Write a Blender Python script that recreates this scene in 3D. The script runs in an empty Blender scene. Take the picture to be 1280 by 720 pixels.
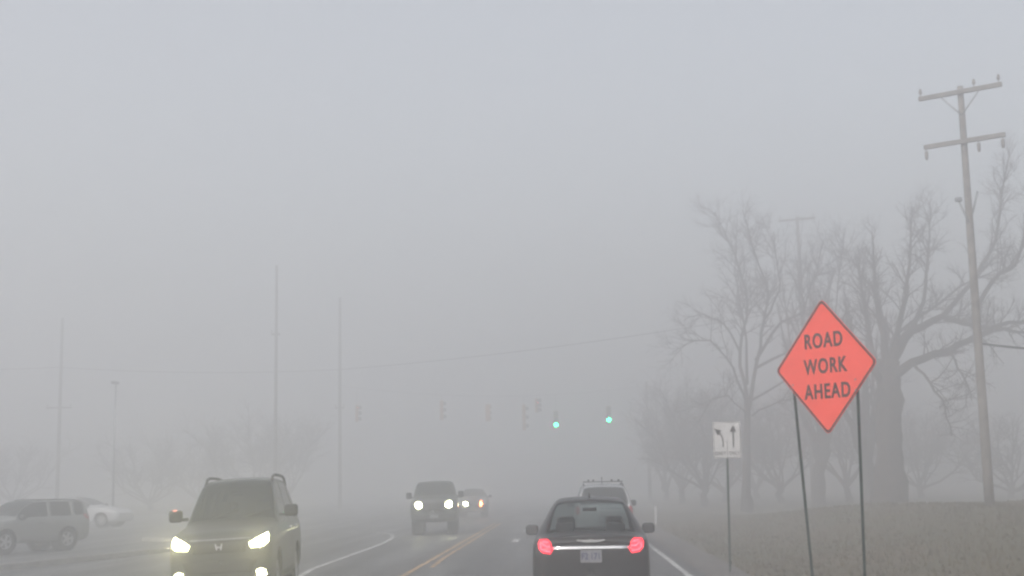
import bpy, bmesh, math, random
from mathutils import Vector, Matrix, Euler
from mathutils.bvhtree import BVHTree

random.seed(7)
R = math.radians
sc = bpy.context.scene
col = sc.collection

# ------------------------------------------------------------------ camera
F = 1650.0
CAM = Vector((0, 0, 1.85))
YAW, PITCH, ROLL = R(2.25), R(8.39), R(-1.1)
CR = (Matrix.Rotation(YAW, 3, 'Z') @ Matrix.Rotation(math.pi / 2 + PITCH, 3, 'X') @ Matrix.Rotation(ROLL, 3, 'Z'))
cam_d = bpy.data.cameras.new('camera')
cam = bpy.data.objects.new('camera', cam_d)
col.objects.link(cam)
cam.location = CAM
cam.rotation_euler = CR.to_euler()
cam_d.sensor_width = 36
cam_d.lens = F / 1280 * 36
cam_d.clip_start = 0.1
cam_d.clip_end = 3000
sc.camera = cam


def at(px, py, Y):
    """the world point at world depth Y seen at a pixel of the 1280x720 photograph"""
    d = CR @ Vector(((px - 640) / F, -(py - 360) / F, -1))
    return CAM + d * (Y / d.y)


# ------------------------------------------------------------------ materials
def nt(name):
    m = bpy.data.materials.new(name)
    m.use_nodes = True
    n = m.node_tree
    return m, n, n.nodes['Principled BSDF'], n.nodes['Material Output']


def pmat(name, c, rough=0.6, metal=0.0, var=0.15, scale=8.0, bump=0.0, spec=0.5, coat=0.0, bscale=None):
    m, n, b, o = nt(name)
    tc = n.nodes.new('ShaderNodeTexCoord')
    no = n.nodes.new('ShaderNodeTexNoise')
    no.inputs['Scale'].default_value = scale
    no.inputs['Detail'].default_value = 6
    n.links.new(tc.outputs['Object'], no.inputs['Vector'])
    mr = n.nodes.new('ShaderNodeMapRange')
    mr.inputs['From Min'].default_value = 0.3
    mr.inputs['From Max'].default_value = 0.7
    mr.inputs['To Min'].default_value = 1 - var
    mr.inputs['To Max'].default_value = 1 + var
    n.links.new(no.outputs['Fac'], mr.inputs['Value'])
    vm = n.nodes.new('ShaderNodeVectorMath')
    vm.operation = 'SCALE'
    vm.inputs[0].default_value = c[:3]
    n.links.new(mr.outputs['Result'], vm.inputs['Scale'])
    n.links.new(vm.outputs['Vector'], b.inputs['Base Color'])
    b.inputs['Roughness'].default_value = rough
    b.inputs['Metallic'].default_value = metal
    b.inputs['Specular IOR Level'].default_value = spec
    b.inputs['Coat Weight'].default_value = coat
    b.inputs['Coat Roughness'].default_value = 0.08
    if bump:
        bp = n.nodes.new('ShaderNodeBump')
        bp.inputs['Strength'].default_value = bump
        bp.inputs['Distance'].default_value = 0.05
        if bscale:
            n2 = n.nodes.new('ShaderNodeTexNoise')
            n2.inputs['Scale'].default_value = bscale
            n2.inputs['Detail'].default_value = 4
            n.links.new(tc.outputs['Object'], n2.inputs['Vector'])
            n.links.new(n2.outputs['Fac'], bp.inputs['Height'])
        else:
            n.links.new(no.outputs['Fac'], bp.inputs['Height'])
        n.links.new(bp.outputs['Normal'], b.inputs['Normal'])
    return m


def emat(name, c, s, base=(0.6, 0.6, 0.6)):
    m, n, b, o = nt(name)
    tc = n.nodes.new('ShaderNodeTexCoord')
    no = n.nodes.new('ShaderNodeTexNoise')
    no.inputs['Scale'].default_value = 30
    n.links.new(tc.outputs['Object'], no.inputs['Vector'])
    mr = n.nodes.new('ShaderNodeMapRange')
    mr.inputs['To Min'].default_value = s * 0.7
    mr.inputs['To Max'].default_value = s * 1.3
    n.links.new(no.outputs['Fac'], mr.inputs['Value'])
    n.links.new(mr.outputs['Result'], b.inputs['Emission Strength'])
    b.inputs['Base Color'].default_value = (*base, 1)
    b.inputs['Emission Color'].default_value = (*c, 1)
    b.inputs['Roughness'].default_value = 0.2
    return m


def glass_mat(name, tint=(0.35, 0.4, 0.4), keep=0.6):
    m, n, b, o = nt(name)
    tr = n.nodes.new('ShaderNodeBsdfTransparent')
    tr.inputs['Color'].default_value = (*tint, 1)
    b.inputs['Base Color'].default_value = (0.02, 0.025, 0.025, 1)
    b.inputs['Roughness'].default_value = 0.08
    no = n.nodes.new('ShaderNodeTexNoise')          # a thin uneven film of road grime
    no.inputs['Scale'].default_value = 3
    mr = n.nodes.new('ShaderNodeMapRange')
    mr.inputs['To Min'].default_value = keep - 0.1
    mr.inputs['To Max'].default_value = keep + 0.1
    n.links.new(no.outputs['Fac'], mr.inputs['Value'])
    mx = n.nodes.new('ShaderNodeMixShader')
    n.links.new(mr.outputs['Result'], mx.inputs['Fac'])
    n.links.new(tr.outputs['BSDF'], mx.inputs[1])
    n.links.new(b.outputs['BSDF'], mx.inputs[2])
    n.links.new(mx.outputs['Shader'], o.inputs['Surface'])
    return m


M = {}
M['asphalt'] = pmat('asphalt', (0.06, 0.06, 0.06), 0.55, var=0.3, scale=0.5, bump=0.25, bscale=40)
M['gravel'] = pmat('gravel', (0.11, 0.10, 0.09), 0.9, var=0.5, scale=6, bump=0.5, bscale=25)
M['concrete'] = pmat('concrete', (0.30, 0.29, 0.27), 0.85, var=0.2, scale=4, bump=0.1)
M['bark'] = pmat('bark', (0.055, 0.045, 0.038), 0.95, var=0.4, scale=3, bump=0.6, bscale=10)
M['twig'] = pmat('twig_bark', (0.06, 0.045, 0.04), 0.95, var=0.3, scale=1)
M['pole_wood'] = pmat('weathered_pole_wood', (0.17, 0.155, 0.14), 0.9, var=0.35, scale=5, bump=0.3)
M['mirror'] = pmat('side_mirror_glass', (0.10, 0.10, 0.105), 0.15, 0.6, var=0.05)
M['galv'] = pmat('galvanised_steel', (0.30, 0.31, 0.32), 0.5, 0.7, var=0.15)
M['post_green'] = pmat('dark_green_post_steel', (0.035, 0.06, 0.05), 0.6, 0.2, var=0.25, scale=12)
M['orange'] = pmat('fluorescent_orange_sheeting', (0.82, 0.085, 0.055), 0.5, var=0.05, scale=3, spec=0.3)
M['black_ink'] = pmat('black_sign_ink', (0.02, 0.018, 0.018), 0.6, var=0.1)
M['sign_white'] = pmat('white_sign_sheeting', (0.5, 0.5, 0.495), 0.5, var=0.12, scale=4)
M['wire'] = pmat('cable', (0.03, 0.03, 0.03), 0.7, var=0.1)
M['porcelain'] = pmat('insulator_porcelain', (0.14, 0.12, 0.11), 0.3, var=0.1)
M['rubber'] = pmat('tyre_rubber', (0.02, 0.02, 0.02), 0.85, var=0.2, scale=20, bump=0.2)
M['rim'] = pmat('alloy_rim', (0.4, 0.4, 0.41), 0.35, 0.8, var=0.1)
M['trim'] = pmat('black_plastic_trim', (0.02, 0.02, 0.021), 0.6, var=0.15)
M['chrome'] = pmat('chrome', (0.75, 0.75, 0.76), 0.18, 1.0, var=0.04)
M['interior'] = pmat('seat_cloth', (0.035, 0.035, 0.038), 0.9, var=0.2, scale=15)
M['glass'] = glass_mat('car_glass', (0.3, 0.34, 0.34), 0.85)
M['glass_dark'] = glass_mat('dark_privacy_glass', (0.15, 0.17, 0.17), 0.95)
for _n in M['glass_dark'].node_tree.nodes:
    if _n.type == 'BSDF_PRINCIPLED':
        _n.inputs['Specular IOR Level'].default_value = 0.15; _n.inputs['Roughness'].default_value = 0.2
M['glass_clear'] = glass_mat('clear_rear_glass', (0.72, 0.78, 0.78), 0.28)
M['plate'] = pmat('licence_plate_sheeting', (0.22, 0.22, 0.235), 0.5, var=0.12, scale=25)
M['plate_ink'] = pmat('plate_ink', (0.03, 0.04, 0.12), 0.5)
M['signal_yellow'] = pmat('signal_housing_yellow', (0.36, 0.17, 0.05), 0.6, var=0.15)
M['signal_black'] = pmat('signal_black', (0.02, 0.02, 0.02), 0.6)
M['lens_dark'] = pmat('unlit_signal_lens', (0.06, 0.02, 0.015), 0.3)
M['lens_off'] = pmat('unlit_lamp_lens', (0.35, 0.36, 0.37), 0.15, 0.3)
M['tail_off'] = pmat('unlit_tail_lens', (0.30, 0.02, 0.02), 0.2)
M['e_green'] = emat('green_signal_light', (0.02, 1.0, 0.33), 60, (0.0, 0.3, 0.15))
M['e_red'] = emat('red_signal_light', (1.0, 0.06, 0.04), 6, (0.3, 0.0, 0.0))
M['e_head'] = emat('headlight_light', (1.0, 0.97, 0.52), 16)
M['e_headfar'] = emat('headlight_light_distant', (1.0, 1.0, 0.60), 30)
M['e_amber'] = emat('amber_turn_light', (1.0, 0.25, 0.08), 30, (0.5, 0.2, 0.05))
M['e_amber_small'] = emat('small_amber_repeater', (1.0, 0.40, 0.32), 1.0, (0.5, 0.2, 0.1))
M['e_tail'] = emat('tail_light_glow', (1.0, 0.032, 0.055), 1.8, (0.4, 0.01, 0.02))
M['e_tail_hot'] = emat('tail_light_element', (1.0, 0.09, 0.13), 2.6, (0.4, 0.01, 0.02))


def paint(name, c, rough=0.35, metal=0.3, coat=0.7):
    return pmat(name, c, rough, metal, var=0.06, scale=2, coat=coat)


def worn_paint(name, c):
    m = pmat(name, c, 0.6, var=0.25, scale=3)
    n = m.node_tree
    b = n.nodes['Principled BSDF']
    src = b.inputs['Base Color'].links[0].from_socket
    tc = n.nodes.new('ShaderNodeTexCoord')
    no = n.nodes.new('ShaderNodeTexNoise'); no.inputs['Scale'].default_value = 7; no.inputs['Detail'].default_value = 9; no.inputs['Roughness'].default_value = 0.75
    n.links.new(tc.outputs['Object'], no.inputs['Vector'])
    rp = n.nodes.new('ShaderNodeMapRange')
    rp.inputs['From Min'].default_value = 0.42; rp.inputs['From Max'].default_value = 0.56
    n.links.new(no.outputs['Fac'], rp.inputs['Value'])
    mx = n.nodes.new('ShaderNodeMix'); mx.data_type = 'RGBA'
    mx.inputs[6].default_value = (0.075, 0.073, 0.07, 1)
    n.links.new(rp.outputs['Result'], mx.inputs['Factor'])
    n.links.new(src, mx.inputs[7])
    n.links.new(mx.outputs[2], b.inputs['Base Color'])
    return m


M['white_line'] = worn_paint('white_road_paint', (0.62, 0.62, 0.60))
M['yellow_line'] = worn_paint('yellow_road_paint', (0.58, 0.34, 0.12))


def asphalt_mat(name, c):
    m, n, b, o = nt(name)
    tc = n.nodes.new('ShaderNodeTexCoord')
    def noise(scale, vec=None, det=6):
        no = n.nodes.new('ShaderNodeTexNoise'); no.inputs['Scale'].default_value = scale; no.inputs['Detail'].default_value = det
        if vec:
            mp = n.nodes.new('ShaderNodeMapping'); mp.inputs['Scale'].default_value = vec
            n.links.new(tc.outputs['Object'], mp.inputs['Vector']); n.links.new(mp.outputs['Vector'], no.inputs['Vector'])
        else: n.links.new(tc.outputs['Object'], no.inputs['Vector'])
        return no.outputs['Fac']
    def rng(s_, a, b_, lo, hi):
        r_ = n.nodes.new('ShaderNodeMapRange')
        for k, q in zip(('From Min', 'From Max', 'To Min', 'To Max'), (a, b_, lo, hi)): r_.inputs[k].default_value = q
        n.links.new(s_, r_.inputs['Value']); return r_.outputs['Result']
    def mul(a, b_):
        q = n.nodes.new('ShaderNodeMath'); q.operation = 'MULTIPLY'
        n.links.new(a, q.inputs[0]); n.links.new(b_, q.inputs[1]); return q.outputs[0]
    tracks = rng(noise(1.0, (1.1, 0.03, 1)), 0.35, 0.65, 0.75, 1.3)      # lengthways wheel tracks
    patches = rng(noise(0.35), 0.35, 0.65, 0.8, 1.2)
    grit = rng(noise(60, det=2), 0.2, 0.8, 0.7, 1.3)
    vo = n.nodes.new('ShaderNodeTexVoronoi'); vo.feature = 'DISTANCE_TO_EDGE'; vo.inputs['Scale'].default_value = 0.45
    wr_ = n.nodes.new('ShaderNodeTexNoise'); wr_.inputs['Scale'].default_value = 1.5
    n.links.new(tc.outputs['Object'], wr_.inputs['Vector'])
    va = n.nodes.new('ShaderNodeVectorMath'); va.operation = 'ADD'
    n.links.new(tc.outputs['Object'], va.inputs[0]); n.links.new(wr_.outputs['Color'], va.inputs[1])
    n.links.new(va.outputs['Vector'], vo.inputs['Vector'])
    cracks = rng(vo.outputs['Distance'], 0.004, 0.016, 0.5, 1.0)
    f_ = mul(mul(tracks, patches), mul(grit, cracks))
    v = n.nodes.new('ShaderNodeVectorMath'); v.operation = 'SCALE'; v.inputs[0].default_value = c
    n.links.new(f_, v.inputs['Scale']); n.links.new(v.outputs['Vector'], b.inputs['Base Color'])
    n.links.new(rng(noise(0.8, (1.1, 0.05, 1)), 0.3, 0.7, 0.38, 0.75), b.inputs['Roughness'])   # damp in the tracks
    bp = n.nodes.new('ShaderNodeBump'); bp.inputs['Strength'].default_value = 0.3; bp.inputs['Distance'].default_value = 0.02
    n.links.new(noise(45), bp.inputs['Height']); n.links.new(bp.outputs['Normal'], b.inputs['Normal'])
    return m


M['asphalt'] = asphalt_mat('asphalt', (0.06, 0.059, 0.057))

# grass: dead brown with greener patches, at two scales
def grass_mat():
    m, n, b, o = nt('winter_grass')
    tc = n.nodes.new('ShaderNodeTexCoord')
    a = n.nodes.new('ShaderNodeTexNoise'); a.inputs['Scale'].default_value = 0.25; a.inputs['Detail'].default_value = 8
    c = n.nodes.new('ShaderNodeTexNoise'); c.inputs['Scale'].default_value = 6; c.inputs['Detail'].default_value = 8
    n.links.new(tc.outputs['Object'], a.inputs['Vector']); n.links.new(tc.outputs['Object'], c.inputs['Vector'])
    r = n.nodes.new('ShaderNodeValToRGB')
    r.color_ramp.elements[0].position = 0.36; r.color_ramp.elements[0].color = (0.098, 0.078, 0.048, 1)
    r.color_ramp.elements[1].position = 0.66; r.color_ramp.elements[1].color = (0.070, 0.070, 0.036, 1)
    r2 = n.nodes.new('ShaderNodeMapRange'); r2.inputs['To Min'].default_value = 0.7; r2.inputs['To Max'].default_value = 1.3
    n.links.new(a.outputs['Fac'], r.inputs['Fac']); n.links.new(c.outputs['Fac'], r2.inputs['Value'])
    v = n.nodes.new('ShaderNodeVectorMath'); v.operation = 'SCALE'
    n.links.new(r.outputs['Color'], v.inputs[0]); n.links.new(r2.outputs['Result'], v.inputs['Scale'])
    n.links.new(v.outputs['Vector'], b.inputs['Base Color'])
    b.inputs['Roughness'].default_value = 0.95
    bp = n.nodes.new('ShaderNodeBump'); bp.inputs['Strength'].default_value = 0.7; bp.inputs['Distance'].default_value = 0.08
    n.links.new(c.outputs['Fac'], bp.inputs['Height']); n.links.new(bp.outputs['Normal'], b.inputs['Normal'])
    return m


M['grass'] = grass_mat()
M['blade'] = pmat('grass_blade', (0.105, 0.088, 0.052), 0.9, var=0.3, scale=0.6)


# ------------------------------------------------------------------ object helpers
def link(name, me, mat=None, parent=None, smooth=False):
    o = bpy.data.objects.new(name, me)
    col.objects.link(o)
    if mat is not None:
        me.materials.append(mat)
    if smooth:
        for p in me.polygons:
            p.use_smooth = True
    if parent is not None:
        o.parent = parent
    return o


def mesh_obj(name, verts, faces, mat, parent=None, smooth=False):
    me = bpy.data.meshes.new(name)
    me.from_pydata([tuple(v) for v in verts], [], faces)
    me.update()
    return link(name, me, mat, parent, smooth)


def bm_obj(name, bm, mat, parent=None, smooth=False):
    me = bpy.data.meshes.new(name)
    bmesh.ops.recalc_face_normals(bm, faces=bm.faces)
    bm.to_mesh(me)
    bm.free()
    return link(name, me, mat, parent, smooth)


def tag(o, label=None, cat=None, group=None, kind=None):
    if label: o['label'] = label
    if cat: o['category'] = cat
    if group: o['group'] = group
    if kind: o['kind'] = kind
    return o


def empty(name, loc, rot=(0, 0, 0)):
    o = bpy.data.objects.new(name, None)
    col.objects.link(o)
    o.location = loc
    o.rotation_euler = rot
    return o


def add_box(bm, c, s, bev=0.0, rot=None, taper=None):
    r = bmesh.ops.create_cube(bm, size=1.0)
    vs = r['verts']
    for v in vs:
        k = 1.0
        if taper and v.co.z > 0:
            k = taper
        v.co = Vector((v.co.x * s[0] * k, v.co.y * s[1] * k, v.co.z * s[2]))
    if bev:
        es = list({e for v in vs for e in v.link_edges})
        r2 = bmesh.ops.bevel(bm, geom=es, offset=bev, segments=2, affect='EDGES', profile=0.5)
        vs = list({v for f in r2['faces'] for v in f.verts} | {v for v in vs if v.is_valid})
    mt = Matrix.Translation(Vector(c))
    if rot is not None:
        mt = mt @ (rot.to_4x4() if hasattr(rot, 'to_4x4') else Euler(rot).to_matrix().to_4x4())
    bmesh.ops.transform(bm, matrix=mt, verts=vs)


def tube(verts, faces, pts, rad, sides=8, cap=True):
    base = len(verts)
    n = len(pts)
    pts = [Vector(p) for p in pts]
    prev = None
    for i, p in enumerate(pts):
        t = (pts[min(i + 1, n - 1)] - pts[max(i - 1, 0)])
        if t.length < 1e-9: t = Vector((0, 0, 1))
        t.normalize()
        if prev is None:
            a = t.orthogonal().normalized()
        else:
            a = (prev - t * prev.dot(t))
            a = a.normalized() if a.length > 1e-6 else t.orthogonal().normalized()
        prev = a
        b = t.cross(a)
        r = rad[i] if isinstance(rad, (list, tuple)) else rad
        for k in range(sides):
            w = 2 * math.pi * k / sides
            verts.append(p + (a * math.cos(w) + b * math.sin(w)) * r)
    for i in range(n - 1):
        for k in range(sides):
            k2 = (k + 1) % sides
            faces.append((base + i * sides + k, base + i * sides + k2, base + (i + 1) * sides + k2, base + (i + 1) * sides + k))
    if cap:
        faces.append(tuple(base + k for k in range(sides))[::-1])
        faces.append(tuple(base + (n - 1) * sides + k for k in range(sides)))


def tube_obj(name, pts, rad, mat, parent=None, sides=8, smooth=True):
    v, f = [], []
    tube(v, f, pts, rad, sides)
    return mesh_obj(name, v, f, mat, parent, smooth)


def lathe(bm_v, bm_f, prof, axis='x', c=(0, 0, 0), seg=32):
    """prof: list of (along axis, radius)"""
    base = len(bm_v)
    for (a, r) in prof:
        for k in range(seg):
            w = 2 * math.pi * k / seg
            if axis == 'x': p = (a, r * math.cos(w), r * math.sin(w))
            elif axis == 'y': p = (r * math.cos(w), a, r * math.sin(w))
            else: p = (r * math.cos(w), r * math.sin(w), a)
            bm_v.append(Vector(p) + Vector(c))
    for i in range(len(prof) - 1):
        for k in range(seg):
            k2 = (k + 1) % seg
            bm_f.append((base + i * seg + k, base + i * seg + k2, base + (i + 1) * seg + k2, base + (i + 1) * seg + k))
    bm_f.append(tuple(base + k for k in range(seg)))
    bm_f.append(tuple(base + (len(prof) - 1) * seg + k for k in range(seg)))


def text_obj(name, s, size, mat, parent, loc, rot=(0, 0, 0), sx=1.0, bold=0.0, ext=0.002, space=1.0):
    cu = bpy.data.curves.new(name, 'FONT')
    cu.body = s
    cu.size = size
    cu.align_x = 'CENTER'
    cu.align_y = 'CENTER'
    cu.offset = bold
    cu.extrude = ext
    cu.space_character = space
    cu.resolution_u = 6
    tmp = bpy.data.objects.new('tmp', cu)
    col.objects.link(tmp)
    dg = bpy.context.evaluated_depsgraph_get()
    me = bpy.data.meshes.new_from_object(tmp.evaluated_get(dg))
    col.objects.unlink(tmp)
    bpy.data.objects.remove(tmp)
    bpy.data.curves.remove(cu)
    mt = Matrix.Translation(Vector(loc)) @ Euler(rot).to_matrix().to_4x4() @ Matrix.Diagonal((sx, 1, 1, 1))
    me.transform(mt)
    me.materials.clear()
    me.name = name
    return link(name, me, mat, parent)


def ss(a, b, x):
    t = max(0.0, min(1.0, (x - a) / (b - a)))
    return t * t * (3 - 2 * t)


# ------------------------------------------------------------------ terrain
ROAD_L, ROAD_R = -12.6, 2.75


def hz(x, y):
    """surface height of everything one can drive or walk on"""
    z = -0.015 * min(abs(x + 3.4), 12.0)
    if x > ROAD_R:
        z -= 0.02 * ss(ROAD_R, 4.5, x)
        z += 1.02 * ss(4.2, 12.5, x) * (1 - 0.9 * ss(46, 80, y)) * ss(8, 30, y)
        z += 0.05 * math.sin(x * 0.7 + y * 0.13) * ss(4, 8, x)
    if x < -34:
        z += 0.5 * ss(-34, -60, -abs(x)) if False else 0
    return z


def sheet(name, xs, ys, dz, mat, label=None, fn=None):
    v, f = [], []
    for y in ys:
        for x in xs:
            v.append((x, y, (fn or hz)(x, y) + dz))
    nx = len(xs)
    for j in range(len(ys) - 1):
        for i in range(nx - 1):
            f.append((j * nx + i, j * nx + i + 1, (j + 1) * nx + i + 1, (j + 1) * nx + i))
    return mesh_obj(name, v, f, mat, None, True)


def frange(a, b, s):
    out = []
    while a < b - 1e-6:
        out.append(a); a += s
    return out + [b]


ys = frange(-30, 90, 1.5) + frange(95, 430, 12)
xs_road = frange(-34, ROAD_L, 2.0) + frange(ROAD_L, ROAD_R, 0.8)[1:]


def ground_h(x, y):
    return hz(x, y) - (0.12 if -33.9 < x < ROAD_R - 0.01 else 0.0)


xs_g = frange(-260, -40, 20) + frange(-36, -34, 2)[1:] + [-33.8] + frange(-30, ROAD_R - 0.02, 2.0) + [ROAD_R + 0.002] + frange(3.0, 24, 0.5) + frange(28, 260, 16)
xs_g = sorted(set(xs_g))
g = sheet('ground', xs_g, ys, 0.0, M['grass'], fn=ground_h); tag(g, kind='structure')
road = sheet('road', [x for x in frange(-12.6, ROAD_R, 0.8)], ys, 0.004, M['asphalt']); tag(road, kind='structure')
lot = sheet('parking_lot_ground', frange(-34, -12.62, 1.6), ys, 0.0, asphalt_mat('lot_asphalt', (0.068, 0.068, 0.068))); tag(lot, kind='structure')
gs = sheet('gravel_path', frange(ROAD_R, 3.7, 0.19), ys, 0.006, M['gravel']); tag(gs, kind='structure')


def ribbon(name, pts, w, mat, dz=0.010):
    """painted line along centre points (x, y)"""
    v, f = [], []
    P = []
    for i in range(len(pts) - 1):
        a, b = Vector(pts[i]), Vector(pts[i + 1])
        n = max(1, int((b - a).length / 1.5))
        for k in range(n): P.append(a.lerp(b, k / n))
    P.append(Vector(pts[-1]))
    for i, p in enumerate(P):
        t = (P[min(i + 1, len(P) - 1)] - P[max(i - 1, 0)]).normalized()
        nrm = Vector((t.y, -t.x))
        for s in (-1, 1):
            q = p + nrm * s * w / 2
            v.append((q.x, q.y, hz(q.x, q.y) + dz))
    for i in range(len(P) - 1):
        f.append((2 * i, 2 * i + 1, 2 * i + 3, 2 * i + 2))
    o = mesh_obj(name, v, f, mat)
    tag(o, kind='structure')
    return o


ribbon('road_edge_line', [(2.4, -10), (2.4, 120)], 0.14, M['white_line'])
ribbon('road_center_line', [(-3.55, -5), (-3.42, 26), (-3.42, 62)], 0.12, M['yellow_line'])
ribbon('road_center_line', [(-3.10, 30), (-3.18, 34), (-3.18, 62)], 0.11, M['yellow_line'])
ribbon('road_lane_line', [(-4.6, 12), (-5.2, 22), (-5.95, 31), (-6.02, 38), (-6.1, 44), (-6.35, 48), (-6.9, 52), (-8.0, 55.5), (-9.6, 57)], 0.14, M['white_line'])
for y0 in (42.5, 51.5):
    ribbon('road_lane_line', [(-1.75, y0), (-1.75, y0 + 2.6)], 0.22 if y0 < 45 else 0.12, M['white_line'])
ribbon('road_stop_line', [(-2.9, 71), (2.2, 71)], 0.5, M['white_line'])


def kerb(name, pts, label):
    v, f = [], []
    P = []
    for i in range(len(pts) - 1):
        a, b = Vector(pts[i]), Vector(pts[i + 1])
        n = max(1, int((b - a).length / 0.8))
        for k in range(n): P.append(a.lerp(b, k / n))
    P.append(Vector(pts[-1]))
    sec = [(-0.09, -0.1), (-0.09, 0.12), (-0.06, 0.15), (0.09, 0.15), (0.09, -0.1)]
    for i, p in enumerate(P):
        t = (P[min(i + 1, len(P) - 1)] - P[max(i - 1, 0)]).normalized()
        nrm = Vector((t.y, -t.x))
        for (s, z) in sec:
            q = p + nrm * s
            v.append((q.x, q.y, hz(q.x, q.y) + z))
    m = len(sec)
    for i in range(len(P) - 1):
        for k in range(m - 1):
            f.append((i * m + k, i * m + k + 1, (i + 1) * m + k + 1, (i + 1) * m + k))
    f.append(tuple(range(m))); f.append(tuple(range((len(P) - 1) * m, len(P) * m)))
    o = mesh_obj(name, v, f, M['concrete'])
    tag(o, label, 'kerb', kind='structure')


kerb('kerb', [(-17.5, 27), (-16.0, 32), (-14.3, 37), (-13.0, 42), (-12.9, 47), (-14.0, 51), (-17, 53)], 'pale concrete kerb curving beside the parking lot')

# grass blades on the verge
def grass_tufts():
    v, f = [], []
    rnd = random.Random(3)
    for i in range(15000):
        y = 14 + 46 * rnd.random() ** 1.3
        x = 3.7 + (2.5 + y * 0.36) * rnd.random()
        z = hz(x, y)
        if rnd.random() < 0.4 and x < 4.2: continue
        k = rnd.choice((2, 3))
        for j in range(k):
            a = rnd.random() * 6.283
            h = 0.05 + 0.08 * rnd.random() ** 2
            w = 0.012 + 0.012 * rnd.random()
            dx, dy = math.cos(a) * w, math.sin(a) * w
            bx, by = x + rnd.uniform(-.04, .04), y + rnd.uniform(-.04, .04)
            lx, ly = rnd.uniform(-.05, .05), rnd.uniform(-.05, .05)
            b = len(v)
            v += [(bx - dx, by - dy, z - 0.01), (bx + dx, by + dy, z - 0.01), (bx + lx, by + ly, z + h)]
            f.append((b, b + 1, b + 2))
    o = mesh_obj('grass', v, f, M['blade'])
    tag(o, 'short dead winter grass on the roadside verge', 'grass', kind='stuff')
grass_tufts()


# ------------------------------------------------------------------ trees
class Buf:
    def __init__(s): s.v, s.f = [], []


def limb(buf, p, d, L, r0, r1, nseg, wob, sides, rnd, trop=0.0):
    pts, rad = [Vector(p)], [r0]
    d = Vector(d).normalized()
    for i in range(nseg):
        d = (d + Vector((rnd.gauss(0, wob), rnd.gauss(0, wob), rnd.gauss(0, wob) + trop))).normalized()
        pts.append(pts[-1] + d * (L / nseg))
        rad.append(r0 + (r1 - r0) * (i + 1) / nseg)
    tube(buf.v, buf.f, pts, rad, sides, cap=False)
    return pts, rad


def spray(buf, pts, rad, depth, rnd, P):
    """children of a limb"""
    total = sum((pts[i + 1] - pts[i]).length for i in range(len(pts) - 1))
    n = max(2, int(total * P['dens'][depth]))
    for k in range(n):
        t = rnd.uniform(P['start'][depth], 1.0) * (len(pts) - 1)
        i = min(int(t), len(pts) - 2)
        p = pts[i].lerp(pts[i + 1], t - i)
        r = rad[i] + (rad[i + 1] - rad[i]) * (t - i)
        ax = (pts[i + 1] - pts[i]).normalized()
        side = ax.orthogonal().normalized()
        side.rotate(Matrix.Rotation(rnd.random() * 6.283, 3, ax))
        ang = R(rnd.uniform(*P['ang']))
        d = ax * math.cos(ang) + side * math.sin(ang)
        d.z += P['up'][depth]
        L = P['len'][depth] * rnd.uniform(0.5, 1.2) * (1 - 0.35 * t / (len(pts) - 1))
        cr = min(r * 0.7, P['r'][depth] * rnd.uniform(0.7, 1.3))
        last = depth + 1 >= P['depth']
        cp, crd = limb(buf, p, d, L, cr, cr * (0.35 if not last else 0.4), 3 if last else 4, P['wob'], 3 if depth else 4, rnd, P['trop'])
        if not last:
            spray(buf, cp, crd, depth + 1, rnd, P)


PT = dict(dens=[1.5, 3.0, 5.0], start=[0.25, 0.2, 0.15], ang=(25, 70), up=[0.25, 0.15, 0.05], len=[2.4, 1.1, 0.55], r=[0.042, 0.017, 0.009],
          wob=0.16, trop=0.03, depth=3)


def build_tree(base, limbs, rnd, P, trunk, sprout=0.0, name='bare_tree'):
    """trunk: (points, radii); limbs: list of (points, r0, r1) in local coordinates"""
    root = empty(name, base)
    tb, cb = Buf(), Buf()
    tq, tw = [], []                          # uneven, fluted old trunk
    for i in range(len(trunk[0]) - 1):
        for k in range(4):
            a, b = Vector(trunk[0][i]), Vector(trunk[0][i + 1])
            ra = trunk[1][i] + (trunk[1][i + 1] - trunk[1][i]) * k / 4
            tq.append(a.lerp(b, k / 4) + Vector((rnd.gauss(0, .06), rnd.gauss(0, .06), 0)) * ra); tw.append(ra * rnd.uniform(0.92, 1.1))
    tq.append(Vector(trunk[0][-1])); tw.append(trunk[1][-1])
    b0 = len(tb.v)
    tube(tb.v, tb.f, tq, tw, 18, cap=False)
    for q in range(b0, len(tb.v)):
        i, k = divmod(q - b0, 18)
        cpt = tq[i]
        tb.v[q] = cpt + (tb.v[q] - cpt) * (1 + 0.12 * math.sin(k * 1.75 + i * 0.25) + rnd.uniform(-.05, .05))
    if sprout:                               # shoots standing out of the trunk itself
        tp_, tr_ = [Vector(q) for q in trunk[0]], trunk[1]
        spray(cb, tp_, tr_, 1, rnd, dict(P, dens=[0, 14 * sprout, P['dens'][2]], start=[0, 0.35, 0.1], len=[0, 1.3, 0.6], up=[0, 0.5, 0.1], ang=(40, 80)))
    for (pts, r0, r1) in limbs:
        q = []
        for i in range(len(pts) - 1):
            a, b = Vector(pts[i]), Vector(pts[i + 1])
            for k in range(3):
                w = a.lerp(b, k / 3)
                if i or k: w = w + Vector((rnd.gauss(0, .05), rnd.gauss(0, .05), rnd.gauss(0, .05))) * min(1, (b - a).length)
                q.append(w)
        q.append(Vector(pts[-1]))
        rad = [r0 + (r1 - r0) * (i / (len(q) - 1)) ** 0.8 for i in range(len(q))]
        tube(tb.v, tb.f, q, rad, 6, cap=False)
        spray(cb, q, rad, 0, rnd, P)
    mesh_obj('trunk', tb.v, tb.f, M['bark'], root, True)
    mesh_obj('crown', cb.v, cb.f, M['twig'], root)
    return root


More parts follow.
